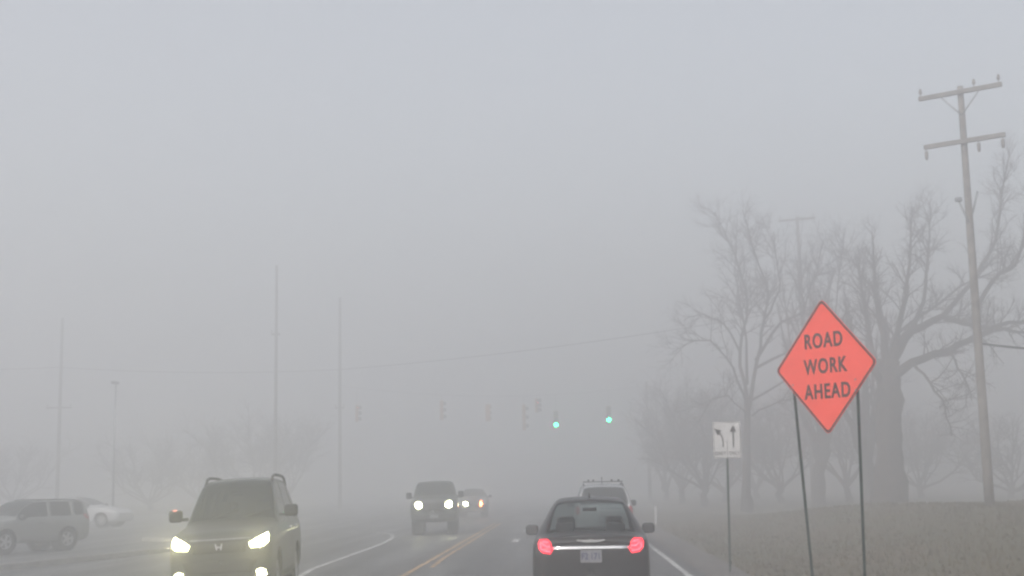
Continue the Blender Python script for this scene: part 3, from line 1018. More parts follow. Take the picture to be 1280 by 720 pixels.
class Veh:
    """front of the vehicle faces -Y; origin on the ground at the middle"""
    def __init__(s, name, st, body_mat, wheels, wr, wind, rearw, sides, glass, nose=0.10, tailb=0.08, side_v=(5.18, 6.86), gl_rear=None, su=5, sv=4, ws_v=7.25):
        s.root = empty(name, (0, 0, 0))
        s.st = st
        f0, r0 = st[0], st[-1]
        def end(b, depth, sign):
            out = []
            for (k, q) in ((0.002, 1.0), (0.45, 0.96), (0.78, 0.80), (0.93, 0.48)):
                y, zb, hw, belt, hwt, zt, _ = b
                out.append((y + sign * depth * q, zb, hw, belt, hwt, zt, k))
            return out
        S = end(f0, nose, -1) + st + end(r0, tailb, 1)[::-1]
        s.off = 4
        secs = [section(q) for q in S]
        nS = len(secs)
        U = [i / su for i in range((nS - 1) * su + 1)]
        V = [i / sv for i in range(NV * sv + 1)]
        # interpolate stations first, then the section
        ctl = []
        for u in U:
            row = []
            for j in range(NV + 1):
                row.append(tuple(pchip([secs[i][j][c] for i in range(nS)], u) for c in range(3)))
            ctl.append(row)
        grid = []
        for row in ctl:
            half = []
            for v_ in V:
                half.append(Vector(tuple(pchip([row[j][c] for j in range(NV + 1)], v_) for c in range(3))))
            grid.append(half)
        s.grid, s.U, s.V, s.su, s.sv = grid, U, V, su, sv
        nu, nv = len(U), len(V)
        # full ring: mirrored
        verts, idx = [], {}
        def vid(i, j, m):
            if j in (0, nv - 1): m = 1
            key = (i, j, m)
            if key not in idx:
                p = grid[i][j]
                verts.append(Vector((p.x * m, p.y, p.z)))
                idx[key] = len(verts) - 1
            return idx[key]
        cells = {'body': []}
        def region(u, v_):
            u -= s.off
            if wind and wind[0] < u < wind[1] and v_ > ws_v: return 'windshield'
            if rearw and rearw[0] < u < rearw[1] and v_ > ws_v: return 'rear_window'
            if side_v[0] < v_ < side_v[1]:
                for k, (a, b) in enumerate(sides):
                    if a < u < b: return 'side_window%d' % k
            return 'body'
        for i in range(nu - 1):
            for j in range(nv - 1):
                um, vm_ = (U[i] + U[i + 1]) / 2, (V[j] + V[j + 1]) / 2
                rg = region(um, vm_)
                for m in (1, -1):
                    q = (vid(i, j, m), vid(i, j + 1, m), vid(i + 1, j + 1, m), vid(i + 1, j, m))
                    if m == -1: q = q[::-1]
                    key = rg if not rg.startswith('side') else rg + ('a' if m > 0 else 'b')
                    cells.setdefault(key, []).append(q)
        # wheel arches
        ar = wr * 1.16
        def inside(p, c): return math.hypot(p.y - c, p.z - wr) < ar and p.z < 1.2
        keep = []
        dead = {}
        for k, p in enumerate(verts):
            for c in wheels:
                if abs(p.x) > 0.45 and inside(p, c): dead[k] = c
        for q in cells['body']:
            if all(k in dead for k in q): continue
            keep.append(q)
        used = {k for q in keep for k in q}
        for k, c in dead.items():
            if k in used:
                p = verts[k]
                d = Vector((p.y - c, p.z - wr))
                if d.length < 1e-4: d = Vector((0, 1))
                d = d.normalized() * ar
                verts[k] = Vector((p.x, c + d.x, wr + d.y))
        cells['body'] = keep
        s.bvh = BVHTree.FromPolygons(verts, [q for ql in cells.values() for q in ql])
        s.parts = {}
        for key, ql in cells.items():
            m_ = {}
            vv, ff = [], []
            for q in ql:
                t = []
                for k in q:
                    if k not in m_:
                        m_[k] = len(vv); vv.append(verts[k])
                    t.append(m_[k])
                t2 = []
                for k in t:
                    if k not in t2: t2.append(k)
                if len(t2) > 2: ff.append(tuple(t2))
            nm = 'body' if key == 'body' else ('side_window' if key.startswith('side') else key)
            mat = body_mat if key == 'body' else (gl_rear if (key == 'rear_window' and gl_rear) else glass)
            sc_ = 0.0
            for q in ff:
                a, b, c_ = vv[q[0]], vv[q[1]], vv[q[2]]
                nn = (b - a).cross(c_ - a); ce = (a + b + c_) / 3
                sc_ += nn.x * ce.x
            if sc_ < 0 or (abs(sc_) < 1e-9): ff = [q[::-1] for q in ff]
            o = mesh_obj(nm, vv, ff, mat, s.root, True)
            s.parts[key] = o
            if key == 'body':
                so = o.modifiers.new('thick', 'SOLIDIFY'); so.thickness = 0.02; so.offset = -1
        # wheels and wells
        for c in wheels:
            for sx in (-1, 1):
                hw = max(q[2] for q in st) * 0.99
                v, f = [], []
                lathe(v, f, [(hw - 0.04, ar + 0.012), (hw - 0.42, ar + 0.012), (hw - 0.42, 0.02)], 'x', (0, 0, 0), 30)
                f = [q for q in f if len(q) == 4]
                v = [Vector((p.x * sx, p.y + c, p.z + wr)) for p in v]
                mesh_obj('wheel_well', v, f, M['trim'], s.root, True)
                we = empty('wheel', (0, 0, 0)); we.parent = s.root
                v, f = [], []
                lathe(v, f, [(hw - 0.27, wr * 0.62), (hw - 0.27, wr * 0.93), (hw - 0.25, wr * 0.985), (hw - 0.2, wr), (hw - 0.09, wr), (hw - 0.05, wr * 0.975), (hw - 0.03, wr * 0.9), (hw - 0.03, wr * 0.66), (hw - 0.06, wr * 0.62)], 'x', (0, 0, 0), 36)
                mesh_obj('tyre', [Vector((p.x * sx, p.y + c, p.z + wr)) for p in v], f, M['rubber'], we, True)
                v, f = [], []
                lathe(v, f, [(hw - 0.09, wr * 0.60), (hw - 0.045, wr * 0.655), (hw - 0.035, wr * 0.64), (hw - 0.06, wr * 0.56), (hw - 0.10, wr * 0.54)], 'x', (0, 0, 0), 36)
                f = [q for q in f if len(q) == 4]
                lathe(v, f, [(hw - 0.11, wr * 0.55), (hw - 0.11, 0.02)], 'x', (0, 0, 0), 24)
                lathe(v, f, [(hw - 0.11, wr * 0.17), (hw - 0.05, wr * 0.15), (hw - 0.045, 0.01)], 'x', (0, 0, 0), 16)
                for k in range(5):
                    a = 6.283 * k / 5
                    b0 = len(v)
                    for (rr, hwid, xx) in ((wr * 0.12, 0.035, hw - 0.05), (wr * 0.58, 0.05, hw - 0.05)):
                        for sgn in (-1, 1):
                            for dx in (0, -0.03):
                                v.append(Vector((xx + dx, math.cos(a) * rr - math.sin(a) * hwid * sgn, math.sin(a) * rr + math.cos(a) * hwid * sgn)))
                    f += [(b0, b0 + 2, b0 + 6, b0 + 4), (b0 + 1, b0 + 5, b0 + 7, b0 + 3), (b0, b0 + 4, b0 + 5, b0 + 1), (b0 + 2, b0 + 3, b0 + 7, b0 + 6)]
                mesh_obj('rim', [Vector((p.x * sx, p.y + c, p.z + wr)) for p in v], f, M['rim'], we)

    def hit(s, a, b, side):
        """side: 'front','rear' -> (x,z); 'left','right' -> (y,z); 'top' -> (x,y)"""
        o = {'front': ((a, -20, b), (0, 1, 0)), 'rear': ((a, 20, b), (0, -1, 0)), 'left': ((-20, a, b), (1, 0, 0)), 'right': ((20, a, b), (-1, 0, 0)), 'top': ((a, b, 20), (0, 0, -1))}[side]
        r = s.bvh.ray_cast(Vector(o[0]), Vector(o[1]))
        if r[0] is None: return None, None
        return r[0], Vector(o[1])

    def patch(s, name, poly, side, mat, proud=0.012, depth=0.03, parent=None, rings=4, seg=6, bulge=0.0, mirror=False):
        """a raised piece that follows the body surface, outline given in the plane of its side"""
        out = []
        for sgn in ((1, -1) if mirror else (1,)):
            P = [(Vector((p[0] * sgn, p[1]))) for p in poly]
            n = len(P)
            ol = []
            for i in range(n):
                for k in range(seg): ol.append(P[i].lerp(P[(i + 1) % n], k / seg))
            c = sum(ol, Vector((0, 0))) / len(ol)
            v, f = [], []
            m = len(ol)
            last = None
            for r in range(rings + 1):
                t = 1 - r / rings
                for q in ol:
                    w = c.lerp(q, max(t, 0.001))
                    h, d = s.hit(w.x, w.y, side)
                    if h is None:
                        h = last.copy() if last else Vector((0, 0, 0)); d = Vector((0, 1, 0))
                    else: last = h
                    v.append(h - d * (proud + bulge * (1 - t * t)))
            for r in range(rings):
                for k in range(m):
                    k2 = (k + 1) % m
                    f.append((r * m + k, r * m + k2, (r + 1) * m + k2, (r + 1) * m + k))
            b0 = len(v)
            for k in range(m): v.append(v[k] + d * depth)
            for k in range(m): f.append((k, b0 + k, b0 + (k + 1) % m, (k + 1) % m))
            out.append(mesh_obj(name, v, f, mat, parent or s.root, True))
        return out if mirror else out[0]

    def box(s, name, c, size, mat, bev=0.02, rot=None, mirror=False, parent=None, taper=None):
        out = []
        for sg in ((1, -1) if mirror else (1,)):
            bm = bmesh.new()
            r_ = rot
            if rot is not None and sg < 0: r_ = (rot[0], -rot[1], -rot[2])
            add_box(bm, (c[0] * sg, c[1], c[2]), size, bev, r_, taper)
            out.append(bm_obj(name, bm, mat, parent or s.root, False))
        return out

    def mirrors(s, x, y, z, mat, w=0.22, h=0.17):
        for sg in (-1, 1):
            bm = bmesh.new()
            add_box(bm, (sg * (x + w / 2), y, z), (w, 0.13, h), 0.045, (0, 0, sg * -0.12))
            add_box(bm, (sg * (x - 0.02), y + 0.02, z - h * 0.3), (0.16, 0.06, 0.05), 0.015)
            mo = bm_obj('side_mirror', bm, mat, s.root, True)
            bm = bmesh.new(); add_box(bm, (sg * (x + w / 2), y + 0.07, z), (w * 0.82, 0.012, h * 0.78), 0.004, (0, 0, sg * -0.12)); bm_obj('mirror_glass', bm, M['mirror'], mo)

    def seats(s, rows, z, hwid):
        for (y, zt, n) in rows:
            for k in range(n):
                x = (k - (n - 1) / 2) * hwid
                bm = bmesh.new()
                add_box(bm, (x, y, z + (zt - z) * 0.42), (0.46, 0.16, (zt - z) * 0.8), 0.05, (R(-12), 0, 0))
                add_box(bm, (x, y - 0.25, z + 0.05), (0.46, 0.5, 0.14), 0.04)
                add_box(bm, (x, y + 0.07, zt + 0.01), (0.27, 0.11, 0.2), 0.045)
                bm_obj('seat', bm, M['interior'], s.root, True)

    def rails(s, x, y0, y1, z, mat, r=0.022, lift=0.07):
        for sg in (-1, 1):
            n = 10
            pts = []
            for i in range(n + 1):
                t = i / n
                e = min(1, min(t, 1 - t) * 8)
                y = y0 + (y1 - y0) * t
                h, d = s.hit(sg * x, y, 'top')
                pts.append((sg * x, y, (h.z if h else z) - 0.015 + lift * e))
            tube_obj('roof_rail', pts, r, mat, s.root, 8)

    def place(s, px, Y, rz, tilt=0.0, dz=0.0, label='', group='', cat='car'):
        p = loc_at(px, Y)
        s.root.location = (p.x, Y, p.z + dz)
        s.root.rotation_euler = (0, tilt, rz)
        tag(s.root, label, cat, group or None)


# ---- oncoming mid size sport utility (front towards the camera)
gm = paint('warm_grey_paint', (0.045, 0.048, 0.048), 0.42, 0.3, 0.25)
st = [ # y, zb, hw, belt, hwt, ztop, k
    (-2.30, 0.34, 0.80, 0.92, 0.62, 0.98, 1), (-2.18, 0.32, 0.855, 1.00, 0.72, 1.08, 1), (-1.85, 0.30, 0.875, 1.05, 0.76, 1.15, 1), (-1.25, 0.28, 0.88, 1.10, 0.77, 1.21, 1),
    (-1.02, 0.28, 0.88, 1.12, 0.76, 1.24, 1), (-0.66, 0.28, 0.88, 1.14, 0.70, 1.55, 1), (-0.22, 0.28, 0.88, 1.15, 0.615, 1.86, 1), (0.02, 0.28, 0.88, 1.155, 0.605, 1.90, 1),
    (0.50, 0.28, 0.88, 1.16, 0.60, 1.915, 1), (1.2, 0.28, 0.88, 1.17, 0.60, 1.905, 1), (1.9, 0.29, 0.875, 1.18, 0.585, 1.88, 1), (2.12, 0.32, 0.86, 1.18, 0.56, 1.83, 1), (2.24, 0.35, 0.85, 1.17, 0.62, 1.5, 1), (2.34, 0.38, 0.82, 1.10, 0.72, 1.16, 1)]
V1 = Veh('suv', st, gm, (-1.5, 1.35), 0.38, (4.15, 6.75), (11.2, 12.6), [(4.6, 6.6), (6.9, 7.9), (8.1, 9.3), (9.5, 10.5)], M['glass'], ws_v=7.12)
V1.patch('grille', [(-0.46, 0.98), (0.46, 0.98), (0.42, 0.80), (-0.42, 0.80)], 'front', M['signal_black'], 0.012, 0.03)
V1.patch('grille_bar', [(-0.50, 1.01), (0.50, 1.01), (0.50, 0.99), (-0.50, 0.99)], 'front', M['galv'], 0.022, 0.03)
V1.patch('bumper', [(-0.62, 0.69), (0.62, 0.69), (0.52, 0.50), (-0.52, 0.50)], 'front', M['trim'], 0.01, 0.03)
V1.patch('lower_grille', [(-0.80, 0.44), (0.80, 0.44), (0.76, 0.36), (-0.76, 0.36)], 'front', M['trim'], 0.012, 0.03)
# H shaped badge
bd = [(-0.075, 0.955), (-0.045, 0.955), (-0.035, 0.90), (0.035, 0.90), (0.045, 0.955), (0.075, 0.955), (0.055, 0.83), (0.025, 0.83), (0.02, 0.875), (-0.02, 0.875), (-0.025, 0.83), (-0.055, 0.83)]
bd = [(a * 0.85, 0.89 + (b - 0.89) * 0.75) for a, b in bd]
h, d = V1.hit(0, 0.9, 'front')
plate_obj('badge', bd, h.y - 0.055, h.y - 0.03, M['chrome'], V1.root)
hl = [(0.49, 0.93), (0.62, 1.0), (0.77, 1.065), (0.80, 1.02), (0.80, 0.93), (0.72, 0.865), (0.52, 0.855)]
V1.patch('headlight', hl, 'front', M['e_head'], 0.02, 0.04, mirror=True, seg=4, bulge=0.02)
V1.patch('fog_light', [(0.60, 0.52), (0.68, 0.545), (0.75, 0.51), (0.76, 0.44), (0.69, 0.41), (0.61, 0.44)], 'front', M['e_head'], 0.02, 0.03, mirror=True, seg=3, bulge=0.01)
V1.mirrors(0.90, -0.80, 1.36, M['trim'], 0.24, 0.19)
V1.box('turn_repeater', (-1.02, -0.875, 1.455), (0.07, 0.02, 0.03), M['e_amber_small'], 0.006)
V1.rails(0.60, -0.15, 2.0, 1.9, M['trim'], 0.024, 0.10)
V1.seats([(0.25, 1.42, 2), (1.1, 1.42, 2)], 0.75, 0.72)
V1.box('dashboard', (0, -0.72, 1.05), (1.4, 0.5, 0.2), M['interior'], 0.05)
V1.box('rear_view_mirror', (0, -0.32, 1.66), (0.22, 0.03, 0.06), M['trim'], 0.01)
for sx in (-0.35, 0.2):
    a, _ = V1.hit(sx, -0.98, 'top'); b, _ = V1.hit(sx + 0.45, -0.82, 'top')
    tube_obj('wiper', [a + Vector((0, -0.01, 0.02)), b + Vector((0, -0.01, 0.03))], 0.009, M['trim'], V1.root, 5)
for sg in ('right', 'left'):
    V1.patch('door_handle', [(0.18, 1.06), (0.42, 1.06), (0.42, 1.09), (0.18, 1.09)], sg, M['chrome'], 0.02, 0.02)
    V1.patch('door_handle', [(1.05, 1.06), (1.29, 1.06), (1.29, 1.09), (1.05, 1.09)], sg, M['chrome'], 0.02, 0.02)
    V1.patch('door_seam', [(0.50, 0.36), (0.512, 0.36), (0.512, 1.13), (0.50, 1.13)], sg, M['trim'], 0.002, 0.01)
    V1.patch('side_cladding', [(-1.0, 0.42), (0.85, 0.42), (0.85, 0.33), (-1.0, 0.33)], sg, M['trim'], 0.012, 0.02)
V1.root.scale = (0.97, 1, 1.07)
V1.place(305, 21.9 + 1.9, R(5.5), R(-2.2), 0.0, 'grey oncoming car with black roof rails and bright yellowish headlights', 'vehicles on the road')

# ---- black sedan (rear towards the camera): front faces away, so the root is turned round
bm_ = paint('black_paint', (0.008, 0.008, 0.009), 0.4, 0.0, 0.15)
st = [
    (-2.30, 0.26, 0.72, 0.66, 0.55, 0.70, 1), (-2.15, 0.24, 0.80, 0.76, 0.66, 0.82, 1), (-1.7, 0.22, 0.835, 0.88, 0.70, 0.96, 1), (-1.1, 0.21, 0.84, 0.97, 0.70, 1.06, 1),
    (-0.85, 0.21, 0.84, 1.0, 0.68, 1.10, 1), (-0.45, 0.21, 0.84, 1.03, 0.62, 1.36, 1), (0.05, 0.21, 0.84, 1.05, 0.53, 1.56, 1), (0.35, 0.21, 0.84, 1.06, 0.515, 1.60, 1),
    (0.85, 0.21, 0.84, 1.07, 0.505, 1.605, 1), (1.2, 0.21, 0.84, 1.08, 0.515, 1.565, 1), (1.5, 0.21, 0.84, 1.09, 0.59, 1.40, 1), (1.85, 0.21, 0.83, 1.09, 0.66, 1.155, 1), (2.0, 0.22, 0.825, 1.085, 0.665, 1.13, 1), (2.26, 0.24, 0.80, 1.06, 0.64, 1.12, 1), (2.31, 0.30, 0.785, 0.93, 0.64, 1.03, 1)]
V2 = Veh('sedan', st, bm_, (-1.45, 1.38), 0.345, (4.15, 6.8), (9.15, 10.95), [(4.6, 6.6), (6.9, 7.9), (8.1, 9.3)], M['glass_clear'], ws_v=7.15, gl_rear=M['glass_clear'])
tl = [(0.525, 0.90), (0.555, 1.0), (0.60, 1.045), (0.71, 1.04), (0.735, 0.99), (0.725, 0.92), (0.67, 0.865), (0.56, 0.85)]
tl = [(a, b + 0.05) for a, b in tl]
tls = V2.patch('tail_light', tl, 'rear', M['e_tail'], 0.02, 0.04, mirror=True, seg=4, bulge=0.015)
for sg, par in ((1, tls[0]), (-1, tls[1])):
    for (x0, z0, x1, z1) in ((0.56, 0.882, 0.64, 0.892), (0.64, 0.892, 0.695, 0.925), (0.695, 0.93, 0.70, 0.985), (0.56, 0.945, 0.62, 0.95), (0.62, 0.95, 0.675, 0.985), (0.585, 1.0, 0.665, 1.012)):
        a, _ = V2.hit(sg * x0, z0 + 0.05, 'rear'); b, _ = V2.hit(sg * x1, z1 + 0.05, 'rear')
        tube_obj('light_element', [a + Vector((0, 0.045, 0)), b + Vector((0, 0.045, 0))], 0.011, M['e_tail_hot'], par, 6)
V2.patch('chrome_strip', [(-0.56, 0.995), (0.56, 0.995), (0.56, 0.96), (-0.56, 0.96)], 'rear', M['chrome'], 0.016, 0.03, seg=10)
def rear_plate(V, z, txt, parent_mat=M['plate'], w=0.30, hh=0.165):
    h, d = V.hit(0, z, 'rear')
    y = h.y + 0.02
    n_ = [(-w / 2, z - hh / 2), (w / 2, z - hh / 2), (w / 2, z + hh / 2), (-w / 2, z + hh / 2)]
    pl = plate_obj('licence_plate', rounded_poly(n_, 0.015), y, y + 0.012, parent_mat, V.root)
    if txt:
        text_obj('lettering', txt, 0.115, M['plate_ink'], pl, (0, y + 0.013, z - 0.005), (R(90), 0, R(180)), 0.85, 0.003, 0.001)
    plate_obj('plate_frame', rounded_poly([(a * 1.1, z + (b - z) * 1.15) for a, b in n_], 0.02), y - 0.004, y + 0.016, M['trim'], V.root, rounded_poly([(a * 0.98, z + (b - z) * 0.97) for a, b in n_], 0.015))
rear_plate(V2, 0.87, 'F2 171')
# winged badge on the boot lid
h, d = V2.hit(0, 1.03, 'rear')
wing = [(0.0, 1.015), (0.05, 1.012), (0.12, 1.02), (0.20, 1.035), (0.19, 1.052), (0.05, 1.045), (0.0, 1.055), (-0.05, 1.045), (-0.19, 1.052), (-0.20, 1.035), (-0.12, 1.02), (-0.05, 1.012)]
plate_obj('badge', [(a, b + 0.032) for a, b in wing], h.y - 0.01, h.y + 0.03, M['chrome'], V2.root)
V2.patch('boot_lip', [(-0.62, 1.125), (0.62, 1.125), (0.62, 1.10), (-0.62, 1.10)], 'rear', bm_, 0.03, 0.05, seg=8)
V2.patch('boot_seam', [(-0.545, 0.62), (0.545, 0.62), (0.545, 0.612), (-0.545, 0.612)], 'rear', M['trim'], 0.003, 0.01, seg=8)
V2.patch('bumper', [(-0.78, 0.60), (0.78, 0.60), (0.75, 0.42), (-0.75, 0.42)], 'rear', bm_, 0.03, 0.05, seg=8)
V2.patch('bumper_insert', [(-0.60, 0.38), (0.60, 0.38), (0.56, 0.30), (-0.56, 0.30)], 'rear', M['trim'], 0.02, 0.05, seg=8)
V2.patch('rear_reflector', [(0.60, 0.46), (0.74, 0.46), (0.74, 0.49), (0.60, 0.49)], 'rear', M['tail_off'], 0.036, 0.02, mirror=True)
V2.mirrors(0.83, -0.52, 1.12, M['trim'], 0.20, 0.15)
h, d = V2.hit(0.0, 1.10, 'top')
bm = bmesh.new(); add_box(bm, (0, 0, 0), (0.035, 0.13, 0.075), 0.012, (R(14), 0, 0), 0.5); fo = bm_obj('roof_antenna', bm, M['trim'], V2.root); fo.location = h + Vector((0, 0, 0.03))
V2.seats([(0.35, 1.22, 2), (1.22, 1.16, 2)], 0.62, 0.74)
V2.box('dashboard', (0, -0.55, 0.93), (1.3, 0.4, 0.16), M['interior'], 0.05)
V2.box('rear_view_mirror', (0, -0.12, 1.42), (0.22, 0.03, 0.06), M['trim'], 0.01)
V2.box('parcel_shelf', (0, 1.6, 1.06), (1.2, 0.4, 0.03), M['interior'], 0.01)
V2.root.scale = (0.98, 1, 1.04)
V2.place(736, 18.3 + 2.3, R(179.2), 0.0, 0.0, 'black car ahead with glowing red tail lights joined by a chrome strip', 'vehicles on the road')

# ---- silver wagon further ahead with a roof rack
sm = paint('silver_paint', (0.36, 0.37, 0.38), 0.4, 0.6)
def suv_st(hw=0.86, roof=1.66, belt=1.02, Lh=2.2, hood=1.0, hwt=0.60):
    return [(-Lh, 0.34, hw * 0.92, hood - 0.16, hw * 0.72, hood - 0.1, 1), (-Lh + 0.15, 0.30, hw * 0.98, hood - 0.07, hw * 0.82, hood, 1), (-Lh * 0.7, 0.28, hw, hood - 0.02, hw * 0.86, hood + 0.05, 1),
            (-Lh * 0.5, 0.28, hw, belt - 0.02, hw * 0.86, hood + 0.1, 1), (-Lh * 0.42, 0.28, hw, belt, hw * 0.84, hood + 0.13, 1), (-Lh * 0.28, 0.28, hw, belt + 0.01, hw * 0.78, (roof + hood) / 2 + 0.08, 1), (-Lh * 0.10, 0.28, hw, belt + 0.02, hwt + 0.03, roof - 0.04, 1), (0, 0.28, hw, belt + 0.02, hwt + 0.02, roof - 0.005, 1),
            (Lh * 0.25, 0.28, hw, belt + 0.03, hwt + 0.01, roof, 1), (Lh * 0.55, 0.28, hw, belt + 0.03, hwt, roof - 0.005, 1), (Lh * 0.85, 0.29, hw, belt + 0.04, hwt - 0.01, roof - 0.03, 1), (Lh * 0.93, 0.32, hw * 0.98, belt + 0.03, hwt + 0.0, roof - 0.08, 1), (Lh * 0.975, 0.35, hw * 0.97, belt + 0.02, hwt + 0.08, (roof + belt) / 2, 1), (Lh, 0.38, hw * 0.93, belt - 0.05, hw * 0.85, belt + 0.0, 1)]
SW = [(4.6, 6.6), (6.9, 7.9), (8.1, 9.3), (9.5, 10.5)]
V3 = Veh('suv', suv_st(0.86, 1.68, 1.05, 2.2), sm, (-1.35, 1.32), 0.35, (4.2, 6.7), (10.95, 12.5), SW, M['glass_dark'], su=4, sv=3)
V3.rails(0.56, -0.1, 1.9, 1.66, M['trim'], 0.02, 0.06)
for y in (0.3, 1.5):
    V3.box('rack_bar', (0, y, 1.755), (1.14, 0.05, 0.03), M['trim'], 0.01)
for x in (-0.45, -0.25, 0.28, 0.42):
    V3.box('rack_clamp', (x, 1.5, 1.78), (0.06, 0.1, 0.07), M['trim'], 0.01)
tube_obj('antenna', [(0.04, 1.75, 1.66), (0.04, 1.80, 1.88)], 0.012, M['trim'], V3.root, 6)
V3.patch('tail_light', [(0.70, 0.92), (0.80, 0.92), (0.80, 1.12), (0.70, 1.12)], 'rear', M['tail_off'], 0.02, 0.03, mirror=True)
V3.mirrors(0.85, -0.75, 1.15, M['trim'], 0.2, 0.16)
rear_plate(V3, 0.78, '')
V3.box('dashboard', (0, -0.62, 0.98), (1.3, 0.4, 0.16), M['interior'], 0.05)
V3.seats([(0.2, 1.3, 2), (1.0, 1.3, 2)], 0.65, 0.72)
V3.root.scale = (1, 1, 1.08)
V3.place(752, 38 + 2.2, R(180), 0.0, 0.0, 'silver car with roof rack seen over the roof of the black car', 'vehicles on the road')

# ---- dark oncoming pickup
dm = paint('dark_green_grey_paint', (0.045, 0.05, 0.048), 0.4, 0.3)
def pick_st():
    hw, b = 0.93, 1.22
    return [(-2.6, 0.50, 0.88, 1.16, 0.78, 1.22, 1), (-2.45, 0.46, 0.92, 1.20, 0.84, 1.28, 1), (-2.0, 0.44, hw, b, 0.84, 1.31, 1), (-1.3, 0.42, hw, b + 0.02, 0.84, 1.34, 1),
            (-1.1, 0.42, hw, b + 0.03, 0.82, 1.38, 1), (-0.8, 0.42, hw, b + 0.04, 0.77, 1.68, 1), (-0.5, 0.42, hw, b + 0.05, 0.71, 1.89, 1), (-0.3, 0.42, hw, b + 0.05, 0.70, 1.92, 1),
            (0.2, 0.42, hw, b + 0.05, 0.70, 1.93, 1), (0.8, 0.42, hw, b + 0.05, 0.70, 1.91, 1), (1.0, 0.42, hw, b + 0.05, 0.72, 1.86, 1), (1.1, 0.42, hw, b + 0.05, 0.78, 1.42, 1), (1.16, 0.42, hw, b + 0.04, 0.86, 1.30, 1), (2.6, 0.46, hw * 0.98, b + 0.02, 0.86, 1.28, 1)]
V4 = Veh('pickup_truck', pick_st(), dm, (-1.75, 1.75), 0.40, (4.15, 6.75), (10.1, 10.9), [(4.7, 6.6), (6.9, 7.9), (8.1, 9.6)], M['glass_dark'], su=4, sv=3)
V4.patch('grille', [(-0.52, 1.16), (0.52, 1.16), (0.50, 0.86), (-0.50, 0.86)], 'front', M['trim'], 0.015, 0.03)
V4.patch('bumper', [(-0.86, 0.76), (0.86, 0.76), (0.84, 0.56), (-0.84, 0.56)], 'front', M['trim'], 0.06, 0.08)
V4.patch('licence_plate', [(-0.16, 0.72), (0.16, 0.72), (0.16, 0.60), (-0.16, 0.60)], 'front', M['galv'], 0.075, 0.02)
V4.patch('headlight', [(0.44, 1.02), (0.46, 1.14), (0.54, 1.21), (0.66, 1.21), (0.72, 1.12), (0.69, 1.0), (0.56, 0.95)], 'front', M['e_headfar'], 0.03, 0.04, mirror=True, bulge=0.03)
V4.mirrors(0.93, -0.8, 1.42, M['trim'], 0.22, 0.24)
V4.seats([(0.2, 1.5, 2)], 0.9, 0.78)
V4.root.scale = (0.97, 1, 1.03)
V4.place(545, 50 + 2.6, R(4), R(-1), 0.0, 'dark oncoming pickup truck with round glowing headlights', 'vehicles on the road', 'pickup truck')

# ---- sedan behind it with an amber lamp
def sedan_st(hw=0.84, sc_=1.0):
    b = [(-2.3, 0.26, 0.86, 0.66, 0.66, 0.70, 1), (-2.15, 0.24, 0.95, 0.76, 0.79, 0.82, 1), (-1.7, 0.22, 0.99, 0.84, 0.83, 0.92, 1), (-1.1, 0.21, 1, 0.92, 0.83, 1.0, 1), (-0.85, 0.21, 1, 0.94, 0.8, 1.03, 1), (-0.45, 0.21, 1, 0.96, 0.72, 1.26, 1), (0.0, 0.21, 1, 0.97, 0.65, 1.42, 1),
         (0.3, 0.21, 1, 0.98, 0.63, 1.45, 1), (0.8, 0.21, 1, 0.99, 0.62, 1.45, 1), (1.15, 0.21, 1, 1.0, 0.63, 1.41, 1), (1.5, 0.21, 1, 1.0, 0.72, 1.25, 1), (1.85, 0.21, 0.99, 1.0, 0.79, 1.06, 1), (2.0, 0.22, 0.98, 0.99, 0.8, 1.04, 1), (2.26, 0.24, 0.95, 0.97, 0.76, 1.02, 1), (2.31, 0.30, 0.93, 0.84, 0.74, 0.9, 1)]
    return [(q[0], q[1], q[2] * hw, q[3], q[4] * hw, q[5], 1) for q in b]
V5 = Veh('sedan', sedan_st(0.82), paint('brown_grey_paint', (0.10, 0.095, 0.09), 0.4, 0.3), (-1.4, 1.36), 0.33, (4.15, 6.8), (9.2, 10.9), [(4.6, 6.6), (6.9, 7.9), (8.1, 9.3)], M['glass'], su=4, sv=3)
V5.patch('headlight', [(0.52, 0.60), (0.54, 0.72), (0.66, 0.76), (0.70, 0.70), (0.66, 0.60)], 'front', M['lens_off'], 0.03, 0.04)
V5.patch('headlight', [(-0.26, 0.60), (-0.28, 0.74), (-0.42, 0.82), (-0.54, 0.76), (-0.52, 0.62), (-0.40, 0.54)], 'front', M['e_headfar'], 0.05, 0.05, bulge=0.03)
V5.patch('turn_light', [(0.36, 0.56), (0.35, 0.74), (0.41, 0.84), (0.49, 0.74), (0.48, 0.56), (0.42, 0.52)], 'front', M['e_amber'], 0.06, 0.04, bulge=0.02)
V5.patch('grille', [(-0.36, 0.66), (0.36, 0.66), (0.34, 0.48), (-0.34, 0.48)], 'front', M['trim'], 0.015, 0.03)
V5.mirrors(0.82, -0.6, 1.05, M['trim'], 0.18, 0.14)
V5.seats([(0.25, 1.15, 2)], 0.6, 0.7)
V5.place(592, 72 + 2.3, R(3), 0.0, 0.12, 'oncoming car behind the pickup truck with one orange lamp lit', 'vehicles on the road')

